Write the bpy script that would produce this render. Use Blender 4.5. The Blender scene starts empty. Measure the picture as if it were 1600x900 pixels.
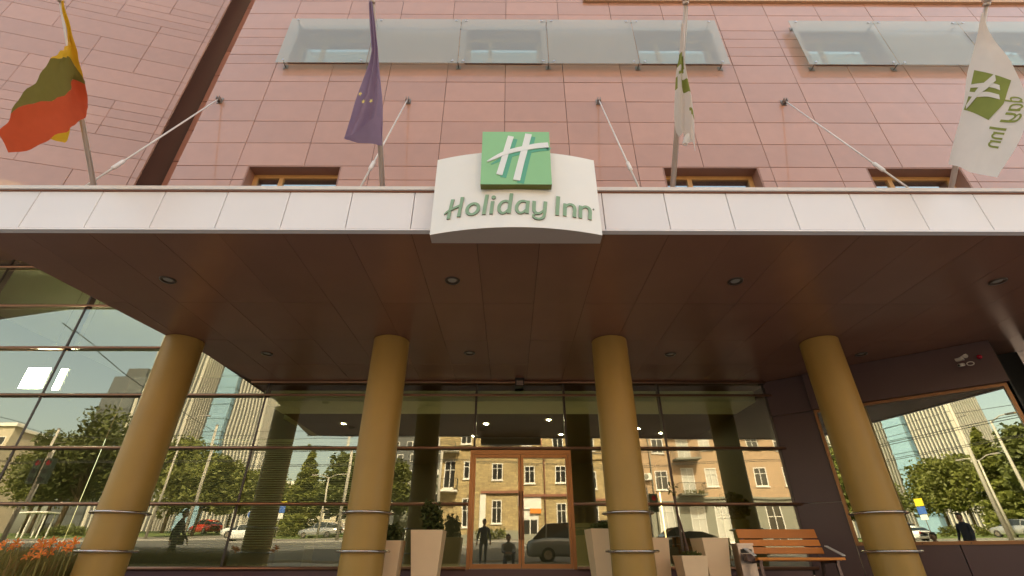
import bpy, bmesh, math, random
from math import sin, cos, pi, radians, sqrt
from mathutils import Vector, Matrix, Quaternion
random.seed(7)
sc = bpy.context.scene
COL = sc.collection

# ------------------------------------------------------------------ camera
EYE = 0.5
cam_d = bpy.data.cameras.new('camera'); cam_d.sensor_width = 36.0; cam_d.lens = 734.0 / 1600.0 * 36.0
cam_d.clip_start = 0.05; cam_d.clip_end = 2000.0
cam = bpy.data.objects.new('camera', cam_d); COL.objects.link(cam)
cam.location = (0, 0, EYE)
cam.rotation_euler = (radians(90 + 29.66), 0, radians(-0.25))
sc.camera = cam

# ------------------------------------------------------------------ light
SUN_EL, SUN_AZ = radians(47), radians(18)          # azimuth clockwise from +Y: the sun stands behind the hotel
world = bpy.data.worlds.new('World'); sc.world = world; world.use_nodes = True
nt = world.node_tree
for n in list(nt.nodes): nt.nodes.remove(n)
sky = nt.nodes.new('ShaderNodeTexSky'); sky.sky_type = 'NISHITA'; sky.sun_disc = False
sky.sun_elevation = SUN_EL; sky.sun_rotation = SUN_AZ
sky.air_density = 1.0; sky.dust_density = 4.0; sky.ozone_density = 1.0
tint = nt.nodes.new('ShaderNodeMix'); tint.data_type = 'RGBA'; tint.blend_type = 'MULTIPLY'
tint.inputs[0].default_value = 1.0; tint.inputs[7].default_value = (1.22, 1.0, 0.71, 1)   # the photograph's warm white balance
bg = nt.nodes.new('ShaderNodeBackground'); bg.inputs[1].default_value = 0.15
wo = nt.nodes.new('ShaderNodeOutputWorld')
nt.links.new(sky.outputs[0], tint.inputs[6]); nt.links.new(tint.outputs[2], bg.inputs[0]); nt.links.new(bg.outputs[0], wo.inputs[0])
sun_d = bpy.data.lights.new('sun', 'SUN'); sun_d.energy = 3.6; sun_d.angle = radians(0.5); sun_d.color = (1.0, 0.90, 0.74)
sun = bpy.data.objects.new('sun', sun_d); COL.objects.link(sun)
sdir = Vector((sin(SUN_AZ) * cos(SUN_EL), cos(SUN_AZ) * cos(SUN_EL), sin(SUN_EL)))
sun.rotation_euler = sdir.to_track_quat('Z', 'Y').to_euler(); sun.location = (20, 60, 60)
sc.view_settings.view_transform = 'Standard'; sc.view_settings.look = 'None'
sc.view_settings.exposure = 2.12; sc.view_settings.gamma = 1.0
sc.cycles.max_bounces = 10; sc.cycles.glossy_bounces = 5; sc.cycles.transparent_max_bounces = 16
sc.cycles.diffuse_bounces = 4
sc.cycles.use_denoising = True
sc.cycles.sample_clamp_indirect = 6.0

# ------------------------------------------------------------------ materials
MATS = {}
def mat(name, col, rough=0.6, metal=0.0, spec=0.5, vary=0.0, nscale=6.0, nvar=0.0, bump=0.0, bscale=60.0, emit=None, estr=0.0, translucent=0.0, coat=0.0, coat_rough=0.15, coat_ior=1.5, streak=0.0):
    m = bpy.data.materials.new(name); m.use_nodes = True; t = m.node_tree; N = t.nodes; L = t.links
    b = N['Principled BSDF']
    b.inputs['Base Color'].default_value = (*col, 1); b.inputs['Roughness'].default_value = rough
    b.inputs['Metallic'].default_value = metal; b.inputs['Specular IOR Level'].default_value = spec
    b.inputs['Coat Weight'].default_value = coat; b.inputs['Coat Roughness'].default_value = coat_rough; b.inputs['Coat IOR'].default_value = coat_ior
    cur = None
    def mul(colsock, val):
        mx = N.new('ShaderNodeMix'); mx.data_type = 'RGBA'; mx.blend_type = 'MULTIPLY'; mx.inputs[0].default_value = 1
        if colsock is None: mx.inputs[6].default_value = (*col, 1)
        else: L.new(colsock, mx.inputs[6])
        L.new(val, mx.inputs[7]); return mx.outputs[2]
    def ramp(sock, lo, hi):
        r = N.new('ShaderNodeMapRange'); r.inputs[3].default_value = lo; r.inputs[4].default_value = hi
        L.new(sock, r.inputs[0]); return r.outputs[0]
    tc = None
    def coords():
        nonlocal tc
        if tc is None: tc = N.new('ShaderNodeNewGeometry')
        return tc.outputs['Position']
    if vary:
        oi = N.new('ShaderNodeObjectInfo'); cur = mul(cur, ramp(oi.outputs['Random'], 1 - vary, 1 + vary))
    if nvar:
        nz = N.new('ShaderNodeTexNoise'); nz.inputs['Scale'].default_value = nscale; nz.inputs['Detail'].default_value = 6
        L.new(coords(), nz.inputs[0]); cur = mul(cur, ramp(nz.outputs[0], 1 - nvar * 1.6, 1 + nvar * 1.6))
    if streak:
        mp = N.new('ShaderNodeMapping'); mp.inputs['Scale'].default_value = (9, 9, 0.7); L.new(coords(), mp.inputs[0])
        nz = N.new('ShaderNodeTexNoise'); nz.inputs['Scale'].default_value = 1.0; nz.inputs['Detail'].default_value = 5
        L.new(mp.outputs[0], nz.inputs[0]); cur = mul(cur, ramp(nz.outputs[0], 1 - streak * 1.6, 1 + streak * 1.6))
        L.new(ramp(nz.outputs[0], max(0.02, rough - 0.12), rough + 0.12), b.inputs['Roughness'])
    if cur is not None: L.new(cur, b.inputs['Base Color'])
    if bump:
        nb = N.new('ShaderNodeTexNoise'); nb.inputs['Scale'].default_value = bscale; nb.inputs['Detail'].default_value = 3
        L.new(coords(), nb.inputs[0]); bp = N.new('ShaderNodeBump'); bp.inputs['Strength'].default_value = bump; bp.inputs['Distance'].default_value = 0.01
        L.new(nb.outputs[0], bp.inputs['Height']); L.new(bp.outputs[0], b.inputs['Normal'])
    if emit:
        b.inputs['Emission Color'].default_value = (*emit, 1); b.inputs['Emission Strength'].default_value = estr
    if translucent:
        tr = N.new('ShaderNodeBsdfTranslucent'); tr.inputs[0].default_value = (*col, 1)
        if cur is not None: L.new(cur, tr.inputs[0])
        mx = N.new('ShaderNodeMixShader'); mx.inputs[0].default_value = translucent
        L.new(b.outputs[0], mx.inputs[1]); L.new(tr.outputs[0], mx.inputs[2]); L.new(mx.outputs[0], N['Material Output'].inputs[0])
    MATS[name] = m; return m

def brickwork(name, w, h, dark, joint):
    m = MATS[name]; t = m.node_tree; N = t.nodes; L = t.links; b = N['Principled BSDF']
    src = b.inputs['Base Color'].links[0].from_socket
    g = N.new('ShaderNodeNewGeometry'); sp = N.new('ShaderNodeSeparateXYZ'); cb = N.new('ShaderNodeCombineXYZ')
    L.new(g.outputs['Position'], sp.inputs[0]); L.new(sp.outputs[0], cb.inputs[0]); L.new(sp.outputs[2], cb.inputs[1])
    bt = N.new('ShaderNodeTexBrick'); bt.inputs['Color1'].default_value = (1.12, 1.1, 1.05, 1); bt.inputs['Color2'].default_value = (dark, dark*0.96, dark*0.9, 1); bt.inputs['Mortar'].default_value = (joint, joint, joint, 1)
    bt.inputs['Scale'].default_value = 1.0; bt.inputs['Brick Width'].default_value = w; bt.inputs['Row Height'].default_value = h; bt.inputs['Mortar Size'].default_value = 0.02
    L.new(cb.outputs[0], bt.inputs['Vector'])
    mx = N.new('ShaderNodeMix'); mx.data_type = 'RGBA'; mx.blend_type = 'MULTIPLY'; mx.inputs[0].default_value = 1
    L.new(src, mx.inputs[6]); L.new(bt.outputs[0], mx.inputs[7]); L.new(mx.outputs[2], b.inputs['Base Color'])

def glass(name, refl, rtint, ttint, rough=0.0, fres=0.5, haze=0.0, hazecol=(0.5, 0.55, 0.52), wave=0.0):
    m = bpy.data.materials.new(name); m.use_nodes = True; t = m.node_tree; N = t.nodes; L = t.links
    N.remove(N['Principled BSDF']); out = N['Material Output']
    g = N.new('ShaderNodeBsdfGlossy'); g.inputs['Roughness'].default_value = rough; g.inputs[0].default_value = (*rtint, 1)
    tr = N.new('ShaderNodeBsdfTransparent'); tr.inputs[0].default_value = (*ttint, 1)
    base = tr.outputs[0]
    if haze:
        d = N.new('ShaderNodeBsdfDiffuse'); d.inputs[0].default_value = (*hazecol, 1)
        tl = N.new('ShaderNodeBsdfTranslucent'); tl.inputs[0].default_value = (*hazecol, 1)
        m1 = N.new('ShaderNodeMixShader'); m1.inputs[0].default_value = 0.4; L.new(d.outputs[0], m1.inputs[1]); L.new(tl.outputs[0], m1.inputs[2])
        m2 = N.new('ShaderNodeMixShader'); m2.inputs[0].default_value = haze; L.new(base, m2.inputs[1]); L.new(m1.outputs[0], m2.inputs[2]); base = m2.outputs[0]
    f = N.new('ShaderNodeFresnel'); f.inputs[0].default_value = 1.5
    mr = N.new('ShaderNodeMath'); mr.operation = 'MULTIPLY_ADD'; mr.inputs[1].default_value = fres; mr.inputs[2].default_value = refl; mr.use_clamp = True
    L.new(f.outputs[0], mr.inputs[0])
    mx = N.new('ShaderNodeMixShader'); L.new(mr.outputs[0], mx.inputs[0]); L.new(base, mx.inputs[1]); L.new(g.outputs[0], mx.inputs[2])
    if wave:
        tcn = N.new('ShaderNodeTexCoord'); nz = N.new('ShaderNodeTexNoise'); nz.inputs['Scale'].default_value = 0.9; nz.inputs['Detail'].default_value = 0
        L.new(tcn.outputs['Object'], nz.inputs[0]); bp = N.new('ShaderNodeBump'); bp.inputs['Strength'].default_value = 1.0; bp.inputs['Distance'].default_value = wave
        L.new(nz.outputs[0], bp.inputs['Height']); L.new(bp.outputs[0], g.inputs['Normal'])
    L.new(mx.outputs[0], out.inputs[0]); MATS[name] = m; return m

mat('wall_tile', (0.49, 0.25, 0.172), 0.3, vary=0.07, nscale=5, nvar=0.05, spec=0.3, coat=1.0, coat_rough=0.03, coat_ior=1.55)
mat('tile_back', (0.13, 0.062, 0.045), 0.8)
mat('window_wood', (0.55, 0.30, 0.11), 0.45, nscale=20, nvar=0.08)
mat('ledge_brown', (0.55, 0.33, 0.19), 0.5, nvar=0.06)
mat('niche', (0.32, 0.16, 0.115), 0.5, nvar=0.05)
mat('recess_panel', (0.50, 0.22, 0.15), 0.25, vary=0.08, nvar=0.05)
mat('fascia', (0.86, 0.805, 0.80), 0.30, metal=0.0, spec=0.6, vary=0.02, nvar=0.02, nscale=1.1)
mat('coping', (0.74, 0.66, 0.60), 0.35, nvar=0.04, nscale=9)
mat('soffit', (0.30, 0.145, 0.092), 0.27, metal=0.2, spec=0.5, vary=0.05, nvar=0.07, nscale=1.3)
mat('column_paint', (0.39, 0.232, 0.058), 0.46, spec=0.35, nvar=0.07, nscale=2.0, streak=0.03, bump=0.004, bscale=90)
mat('steel', (0.62, 0.55, 0.52), 0.22, metal=1.0, nvar=0.04)
mat('arm_metal', (0.80, 0.76, 0.70), 0.35, metal=0.1)
mat('bin_steel', (0.50, 0.42, 0.37), 0.34, metal=1.0, nvar=0.05)
mat('steel_dark', (0.30, 0.24, 0.20), 0.35, metal=0.7)
mat('transom', (0.36, 0.19, 0.12), 0.28, metal=0.75, nvar=0.05, nscale=3)
mat('mullion', (0.07, 0.05, 0.04), 0.4, metal=0.3)
mat('door_metal', (0.31, 0.14, 0.055), 0.32, metal=0.55, nvar=0.04)
mat('plum_wall', (0.105, 0.058, 0.055), 0.34, vary=0.05, nvar=0.05, nscale=2, spec=0.4)
mat('plinth', (0.10, 0.045, 0.05), 0.4, nvar=0.06)
mat('sign_white', (0.90, 0.87, 0.82), 0.35, nvar=0.015, nscale=5)
mat('sign_rim', (0.52, 0.42, 0.36), 0.5)
mat('sign_green', (0.29, 0.58, 0.27), 0.14, spec=0.6, nvar=0.02)
mat('sign_olive', (0.16, 0.17, 0.02), 0.4)
mat('sign_teal', (0.12, 0.42, 0.27), 0.25)
mat('sign_stroke', (0.85, 0.85, 0.82), 0.3)
mat('letter_face', (0.27, 0.42, 0.26), 0.4)
mat('letter_edge', (0.16, 0.17, 0.13), 0.5)
mat('pole_paint', (0.60, 0.48, 0.40), 0.3, metal=0.3, nvar=0.04)
mat('cloth_yellow', (0.70, 0.40, 0.02), 0.8, translucent=0.45, nvar=0.05, nscale=12)
mat('cloth_green', (0.19, 0.155, 0.03), 0.8, translucent=0.45, nvar=0.05, nscale=12)
mat('cloth_red', (0.58, 0.085, 0.025), 0.8, translucent=0.45, nvar=0.05, nscale=12)
mat('cloth_blue', (0.36, 0.27, 0.42), 0.85, translucent=0.3, nvar=0.06, nscale=12)
mat('cloth_star', (0.65, 0.50, 0.16), 0.8)
mat('cloth_white', (0.80, 0.74, 0.69), 0.8, translucent=0.4, nvar=0.03, nscale=9)
mat('print_green', (0.26, 0.29, 0.06), 0.8, nvar=0.05, nscale=14)
mat('print_white', (0.78, 0.72, 0.66), 0.8)
mat('bench_wood', (0.62, 0.20, 0.02), 0.5, vary=0.10, nscale=3, nvar=0.08, streak=0.06)
mat('bench_metal', (0.11, 0.075, 0.07), 0.35, metal=0.6)
mat('planter', (0.82, 0.59, 0.36), 0.6, nvar=0.03, nscale=5, bump=0.01)
mat('soil', (0.05, 0.035, 0.02), 0.95, nvar=0.2, nscale=40)
mat('stem', (0.10, 0.055, 0.035), 0.8, nvar=0.15, nscale=30)
mat('cam_white', (0.62, 0.55, 0.48), 0.4)
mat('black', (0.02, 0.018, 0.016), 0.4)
mat('red_glass', (0.45, 0.01, 0.03), 0.15)
mat('lamp_trim', (0.10, 0.07, 0.05), 0.3, metal=0.6)
mat('lamp_lens', (0.40, 0.36, 0.30), 0.2)
mat('lamp_lit', (0.9, 0.85, 0.7), 0.4, emit=(1.0, 0.86, 0.6), estr=140.0)
mat('panel_lit', (0.9, 0.9, 0.9), 0.4, emit=(1.0, 0.98, 0.95), estr=22.0)
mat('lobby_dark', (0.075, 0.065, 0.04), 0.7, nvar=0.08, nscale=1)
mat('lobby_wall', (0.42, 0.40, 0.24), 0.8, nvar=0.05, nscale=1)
mat('lobby_floor', (0.34, 0.28, 0.20), 0.25, nvar=0.05)
mat('bulkhead', (0.82, 0.82, 0.66), 0.7, nvar=0.02)
mat('blind', (0.62, 0.62, 0.52), 0.6)
mat('olive_box', (0.16, 0.15, 0.075), 0.5)
mat('far_paving', (0.17, 0.155, 0.13), 0.85, nvar=0.12, nscale=1)
mat('paving', (0.30, 0.27, 0.24), 0.75, nvar=0.10, nscale=3, bump=0.03)
mat('asphalt', (0.10, 0.095, 0.085), 0.85, nvar=0.15, nscale=2, bump=0.05)
mat('kerb', (0.35, 0.33, 0.30), 0.8, nvar=0.08)
mat('road_paint', (0.75, 0.73, 0.68), 0.7, nvar=0.08)
mat('grass', (0.10, 0.135, 0.03), 0.95, nvar=0.25, nscale=1.5)
mat('earth', (0.20, 0.17, 0.11), 0.95, nvar=0.15, nscale=0.6)
mat('yellow_brick', (0.43, 0.335, 0.175), 0.85, nvar=0.26, nscale=3.5, streak=0.06, bump=0.03, bscale=12)
brickwork('yellow_brick', 0.55, 0.20, 0.72, 0.80)
mat('peach_plaster', (0.45, 0.315, 0.195), 0.85, nvar=0.14, nscale=0.9, streak=0.05)
mat('grey_plaster', (0.25, 0.25, 0.20), 0.85, nvar=0.06, nscale=0.6)
mat('white_trim', (0.78, 0.76, 0.70), 0.6)
mat('dark_pane', (0.03, 0.03, 0.028), 0.08, spec=0.8)
mat('pale_pane', (0.55, 0.55, 0.50), 0.3)
mat('iron', (0.03, 0.028, 0.026), 0.5)
mat('rust_trim', (0.25, 0.10, 0.06), 0.7)
mat('concrete_pole', (0.42, 0.39, 0.33), 0.7, nvar=0.06)
mat('tower_light', (0.46, 0.44, 0.38), 0.6)
mat('tower_dark', (0.11, 0.12, 0.12), 0.2)
mat('tower_blue', (0.20, 0.33, 0.43), 0.12, spec=0.8)
mat('tower_grey', (0.085, 0.09, 0.09), 0.5)
mat('beige_block', (0.50, 0.44, 0.33), 0.8, nvar=0.05, nscale=0.3)
mat('leaf', (0.125, 0.135, 0.024), 0.65, vary=0.15, nscale=0.35, nvar=0.30, translucent=0.3)
mat('leaf_dark', (0.095, 0.11, 0.022), 0.65, vary=0.15, nscale=0.35, nvar=0.30, translucent=0.25)
mat('leaf_lime', (0.17, 0.185, 0.035), 0.65, vary=0.1, nscale=0.35, nvar=0.25, translucent=0.3)
mat('bark', (0.12, 0.085, 0.055), 0.9, nvar=0.2, nscale=8)
mat('blade', (0.36, 0.30, 0.085), 0.7, vary=0.1, nscale=5, nvar=0.35, translucent=0.3)
mat('blade_dry', (0.45, 0.28, 0.10), 0.7, nscale=5, nvar=0.3)
mat('petal', (0.82, 0.23, 0.03), 0.6, vary=0.25, translucent=0.35, nscale=30, nvar=0.1)
mat('petal_core', (0.80, 0.42, 0.04), 0.6)
mat('car_silver', (0.50, 0.50, 0.49), 0.25, metal=0.6, coat=0.6)
mat('car_white', (0.75, 0.75, 0.72), 0.25, coat=0.6)
mat('car_red', (0.40, 0.03, 0.02), 0.25, coat=0.6)
mat('car_dark', (0.045, 0.055, 0.05), 0.2, metal=0.3, coat=0.8)
mat('car_grey', (0.30, 0.30, 0.27), 0.3, metal=0.4, coat=0.6)
mat('car_glass', (0.02, 0.025, 0.025), 0.05, spec=0.9)
mat('tyre', (0.02, 0.02, 0.02), 0.85)
mat('lens_red', (0.35, 0.01, 0.01), 0.2)
mat('lens_clear', (0.75, 0.75, 0.72), 0.1)
mat('blue_sign', (0.05, 0.13, 0.42), 0.4)
mat('yellow_sign', (0.75, 0.60, 0.03), 0.4)
mat('orange_sign', (0.75, 0.25, 0.03), 0.5)
mat('skin', (0.45, 0.27, 0.19), 0.55)
mat('hair', (0.03, 0.02, 0.015), 0.6)
mat('coat_black', (0.025, 0.024, 0.026), 0.8)
mat('coat_blue', (0.04, 0.05, 0.09), 0.8)
mat('coat_grey', (0.30, 0.29, 0.27), 0.8)
mat('denim', (0.06, 0.07, 0.11), 0.85)
mat('mast_green', (0.06, 0.09, 0.06), 0.5)
glass('facade_glass', 0.20, (0.92, 0.92, 0.76), (0.78, 0.84, 0.62), fres=0.9, wave=0.0028)
glass('clear_glass', 0.0, (1, 1, 1), (0.92, 0.95, 0.9), fres=0.15)
glass('window_glass', 0.55, (0.85, 0.93, 0.92), (0.4, 0.42, 0.38), fres=0.9)
glass('screen_glass', 0.04, (0.95, 1.0, 0.98), (0.74, 0.93, 0.90), fres=0.5, haze=0.42, hazecol=(0.86, 0.80, 0.77))
M = MATS

# ------------------------------------------------------------------ mesh helpers
class MB:
    def __init__(s): s.v = []; s.f = []; s.mi = []; s.sm = []
    def add(s, vs, fs, mi=0, smooth=False):
        o = len(s.v); s.v += [tuple(p) for p in vs]
        for f in fs: s.f.append(tuple(i + o for i in f)); s.mi.append(mi); s.sm.append(smooth)
        return s
    def box(s, x0, x1, y0, y1, z0, z1, mi=0, top=None):
        vs = [(x0,y0,z0),(x1,y0,z0),(x1,y1,z0),(x0,y1,z0),(x0,y0,z1),(x1,y0,z1),(x1,y1,z1),(x0,y1,z1)]
        return s.add(vs, [(0,3,2,1),(4,5,6,7),(0,1,5,4),(1,2,6,5),(2,3,7,6),(3,0,4,7)], mi)
    def obox(s, c, ax, ay, az, hx, hy, hz, mi=0):
        c = Vector(c); ax = Vector(ax).normalized() * hx; ay = Vector(ay).normalized() * hy; az = Vector(az).normalized() * hz
        vs = [c + sx*ax + sy*ay + sz*az for sz in (-1,1) for sx, sy in ((-1,-1),(1,-1),(1,1),(-1,1))]
        return s.add(vs, [(0,3,2,1),(4,5,6,7),(0,1,5,4),(1,2,6,5),(2,3,7,6),(3,0,4,7)], mi)
    def bar(s, a, b, w, h, mi=0, up=(0,0,1)):
        a, b = Vector(a), Vector(b); d = (b - a); L = d.length; d.normalize(); u = Vector(up)
        if abs(d.dot(u)) > 0.98: u = Vector((0,1,0))
        x = d.cross(u).normalized(); u = x.cross(d)
        return s.obox((a+b)/2, d, x, u, L/2, w/2, h/2, mi)
    def tube(s, pts, r, n=10, mi=0, closed=False, caps=True):
        pts = [Vector(p) for p in pts]; k = len(pts); rs = r if isinstance(r, (list, tuple)) else [r]*k
        rings = []; prev = None
        for i, p in enumerate(pts):
            if closed: d = pts[(i+1) % k] - pts[i-1]
            else: d = pts[min(i+1, k-1)] - pts[max(i-1, 0)]
            d.normalize()
            if prev is None:
                u = Vector((0,0,1)) if abs(d.z) < 0.9 else Vector((0,1,0))
                x = d.cross(u).normalized()
            else: x = (prev - d * prev.dot(d)).normalized()
            prev = x; y = d.cross(x)
            rings.append([p + (x*cos(2*pi*j/n) + y*sin(2*pi*j/n))*rs[i] for j in range(n)])
        vs = [q for rg in rings for q in rg]; fs = []
        for i in range(k if closed else k-1):
            a, b = i*n, ((i+1) % k)*n
            for j in range(n): fs.append((a+j, a+(j+1)%n, b+(j+1)%n, b+j))
        s.add(vs, fs, mi, True)
        if caps and not closed:
            o = len(s.v) - len(vs)
            s.f.append(tuple(o+j for j in reversed(range(n)))); s.mi.append(mi); s.sm.append(False)
            s.f.append(tuple(o+(k-1)*n+j for j in range(n))); s.mi.append(mi); s.sm.append(False)
        return s
    def lathe(s, c, prof, n=24, mi=0):
        cx, cy, cz = c; vs = []
        for r, z in prof: vs += [(cx + r*cos(2*pi*j/n), cy + r*sin(2*pi*j/n), cz + z) for j in range(n)]
        fs = [(i*n+j, i*n+(j+1)%n, (i+1)*n+(j+1)%n, (i+1)*n+j) for i in range(len(prof)-1) for j in range(n)]
        return s.add(vs, fs, mi, True)
    def prism(s, poly, y0, y1, mi=0):             # polygon in X,Z pulled along Y
        n = len(poly); vs = [(x, y0, z) for x, z in poly] + [(x, y1, z) for x, z in poly]
        fs = [tuple(range(n)), tuple(reversed(range(n, 2*n)))] + [(i, i+n, (i+1)%n+n, (i+1)%n) for i in range(n)]
        return s.add(vs, fs, mi)
    def zprism(s, poly, z0, z1, mi=0):            # polygon in X,Y pulled along Z
        n = len(poly); vs = [(x, y, z0) for x, y in poly] + [(x, y, z1) for x, y in poly]
        fs = [tuple(reversed(range(n))), tuple(range(n, 2*n))] + [(i, (i+1)%n, (i+1)%n+n, i+n) for i in range(n)]
        return s.add(vs, fs, mi)
    def sphere(s, c, r, n=12, k=8, mi=0, sc=(1,1,1)):
        prof = [(r*sin(pi*i/k), -r*cos(pi*i/k)) for i in range(k+1)]
        o = len(s.v); s.lathe((0,0,0), prof, n, mi)
        for i in range(o, len(s.v)): s.v[i] = (s.v[i][0]*sc[0]+c[0], s.v[i][1]*sc[1]+c[1], s.v[i][2]*sc[2]+c[2])
        return s
    def mesh(s, name, mats, origin=(0,0,0)):
        me = bpy.data.meshes.new(name); ox, oy, oz = origin
        me.from_pydata([(x-ox, y-oy, z-oz) for x, y, z in s.v], [], s.f)
        for m in (mats if isinstance(mats, (list, tuple)) else [mats]): me.materials.append(M[m] if isinstance(m, str) else m)
        me.polygons.foreach_set('material_index', s.mi); me.polygons.foreach_set('use_smooth', s.sm)
        me.update(); return me
    def build(s, name, mats, parent=None, recalc=False):
        """one object; coordinates are world coordinates, the parent's place is taken off"""
        org = world_loc(parent) if parent else Vector((0,0,0))
        me = s.mesh(name, mats, org)
        if recalc:
            bm = bmesh.new(); bm.from_mesh(me); bmesh.ops.recalc_face_normals(bm, faces=bm.faces); bm.to_mesh(me); bm.free()
        o = bpy.data.objects.new(name, me); COL.objects.link(o); o.parent = parent
        return o
def world_loc(o):
    v = Vector((0,0,0))
    while o is not None: v = v + o.location; o = o.parent
    return v
def tag(o, label=None, cat=None, group=None, kind=None):
    if label: o['label'] = label
    if cat: o['category'] = cat
    if group: o['group'] = group
    if kind: o['kind'] = kind
    return o
def thing(name, loc, label, cat, group=None):
    o = bpy.data.objects.new(name, None); o.empty_display_size = 0.2; COL.objects.link(o); o.location = loc
    return tag(o, label, cat, group)
def put(me, name, loc, parent=None, rot=None):
    o = bpy.data.objects.new(name, me); COL.objects.link(o); o.parent = parent
    o.location = Vector(loc) - (world_loc(parent) if parent else Vector((0,0,0)))
    if rot: o.rotation_euler = rot
    return o
def copy_tree(o, parent=None):
    c = o.copy(); COL.objects.link(c); c.parent = parent
    for ch in [x for x in bpy.data.objects if x.parent == o]: copy_tree(ch, c)
    return c
def single(mb, name, mats, base, label, cat, group=None, kind=None, recalc=False):
    me = mb.mesh(name, mats, base)
    if recalc:
        bm = bmesh.new(); bm.from_mesh(me); bmesh.ops.recalc_face_normals(bm, faces=bm.faces); bm.to_mesh(me); bm.free()
    o = bpy.data.objects.new(name, me); COL.objects.link(o); o.location = base
    return tag(o, label, cat, group, kind)
_panel = {}
def panel(w, h, d, m):
    """box centred on its face, w along X, h along Z, d deep in +Y; small arris; shared between alike pieces"""
    k = (round(w, 3), round(h, 3), round(d, 3), m)
    if k not in _panel:
        b = 0.004; x, z = w/2, h/2
        vs = [(-x+b,0,-z+b),(x-b,0,-z+b),(x-b,0,z-b),(-x+b,0,z-b), (-x,b,-z),(x,b,-z),(x,b,z),(-x,b,z), (-x,d,-z),(x,d,-z),(x,d,z),(-x,d,z)]
        fs = [(0,1,2,3)] + [(4+i, 4+(i+1)%4, (i+1)%4, i) for i in range(4)] + [(8+i, 8+(i+1)%4, 4+(i+1)%4, 4+i) for i in range(4)] + [(11,10,9,8)]
        mb = MB(); mb.add(vs, fs); _panel[k] = mb.mesh('panel', m)
    return _panel[k]

# ------------------------------------------------------------------ ground: one sheet, rising gently beyond the street
def gz(y):
    return 1.72 * min(max((-2.0 - y) / 32.0, 0), 1.85)
ys = [40, 12, 4, 0, -2, -6, -10, -14, -18, -22, -26, -30, -34, -47, -61.2, -120, -220, -420]
def strip(y_list, x0, x1, dz, nx=12):
    mb = MB(); xs = [x0 + (x1-x0)*i/nx for i in range(nx+1)]
    vs = [(x, y, gz(y) + dz) for y in y_list for x in xs]; n = nx+1
    mb.add(vs, [(j*n+i, (j+1)*n+i, (j+1)*n+i+1, j*n+i+1) for j in range(len(y_list)-1) for i in range(nx)])
    return mb
tag(strip(ys, -420, 420, -0.02, 40).build('ground', 'earth'), kind='structure')
tag(strip([40, 12, 4, 0, -2, -5.0], -60, 60, 0.0).build('plaza', 'paving'), kind='structure')
tag(strip([-5.2, -8, -12, -16, -20, -24, -28], -200, 200, -0.012, 20).build('road', 'asphalt'), kind='structure')
kb = MB()
for y0 in (-5.0, -28.0):
    for i in range(40):
        z = gz(y0)
        kb.box(-80 + 4*i + 0.01, -76 + 4*i - 0.01, y0 - 0.2, y0, z - 0.1, z + 0.10)
tag(kb.build('kerb', 'kerb'), kind='structure')
tag(strip([-28.2, -30, -32, -34, -36], -200, 200, 0.05, 20).build('far_pavement', 'far_paving'), kind='structure')
tag(strip([-36.2, -40, -50, -61.2, -90], -200, -9, 0.03, 20).build('lawn', 'grass'), kind='structure')
for k, yy in enumerate((-12.6, -20.4)):
    mk = MB()
    for i in range(24):
        x = -60 + 5*i
        mk.add([(x, yy-0.07, gz(yy-0.07)-0.006), (x+2.2, yy-0.07, gz(yy-0.07)-0.006), (x+2.2, yy+0.07, gz(yy+0.07)-0.006), (x, yy+0.07, gz(yy+0.07)-0.006)], [(0,1,2,3)])
    tag(mk.build('road_marking', 'road_paint'), kind='structure')

# ------------------------------------------------------------------ main hotel block
FY = 5.9; XL = -5.65; XR = 16.0
WINX = [(-4.43, -2.86), (-0.93, 0.64), (2.58, 4.20), (6.04, 7.65), (9.5, 11.1)]
ROWS = [4.20, 4.47, 4.76, 5.05, 5.34, 5.63, 5.92, 6.23, 6.77, 7.32, 7.87, 8.42, 8.96, 9.25, 9.53, 9.82, 10.11, 10.66, 11.14, 11.70, 12.25, 12.84, 13.13, 13.42, 13.71, 14.0]
NICHE = [(5.05, 6.23), (8.96, 10.11)]
hotel = thing('hotel_building', (0, FY, 3.75), 'pink tiled hotel front wall with square windows above the entrance canopy', 'building')
mb = MB(); mb.box(XL, XR + 10, 6.22, 30, 3.75, 27); mb.box(XL, XR+10, 5.86, 6.215, 14.02, 27)
mb.build('wall', 'tile_back', hotel)
gridx = [-0.107 + 1.13*i for i in range(-4, 15)]
gridx = [XL] + [g for g in gridx if g > XL + 0.2] ; G = 0.007
for r in range(len(ROWS)-1):
    z0, z1 = ROWS[r], ROWS[r+1]; cuts = []
    for a, b in NICHE:
        if z0 >= a - 0.01 and z1 <= b + 0.01: cuts = WINX
    for x0, x1 in zip(gridx[:-1], gridx[1:]):
        seg = [(x0, x1)]
        for a, b in cuts:
            ns = []
            for p, q in seg:
                if b <= p or a >= q: ns.append((p, q)); continue
                if p < a - 0.03: ns.append((p, a))
                if q > b + 0.03: ns.append((b, q))
            seg = ns
        for p, q in seg:
            w = q - p - G
            o = put(panel(w, z1 - z0 - G, 0.05, 'wall_tile'), 'facade_panel', ((p+q)/2, FY + random.uniform(-0.0015, 0.0015), (z0+z1)/2), hotel)
            o.rotation_euler = (random.gauss(0, 0.0016), 0, random.gauss(0, 0.0016))
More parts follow.
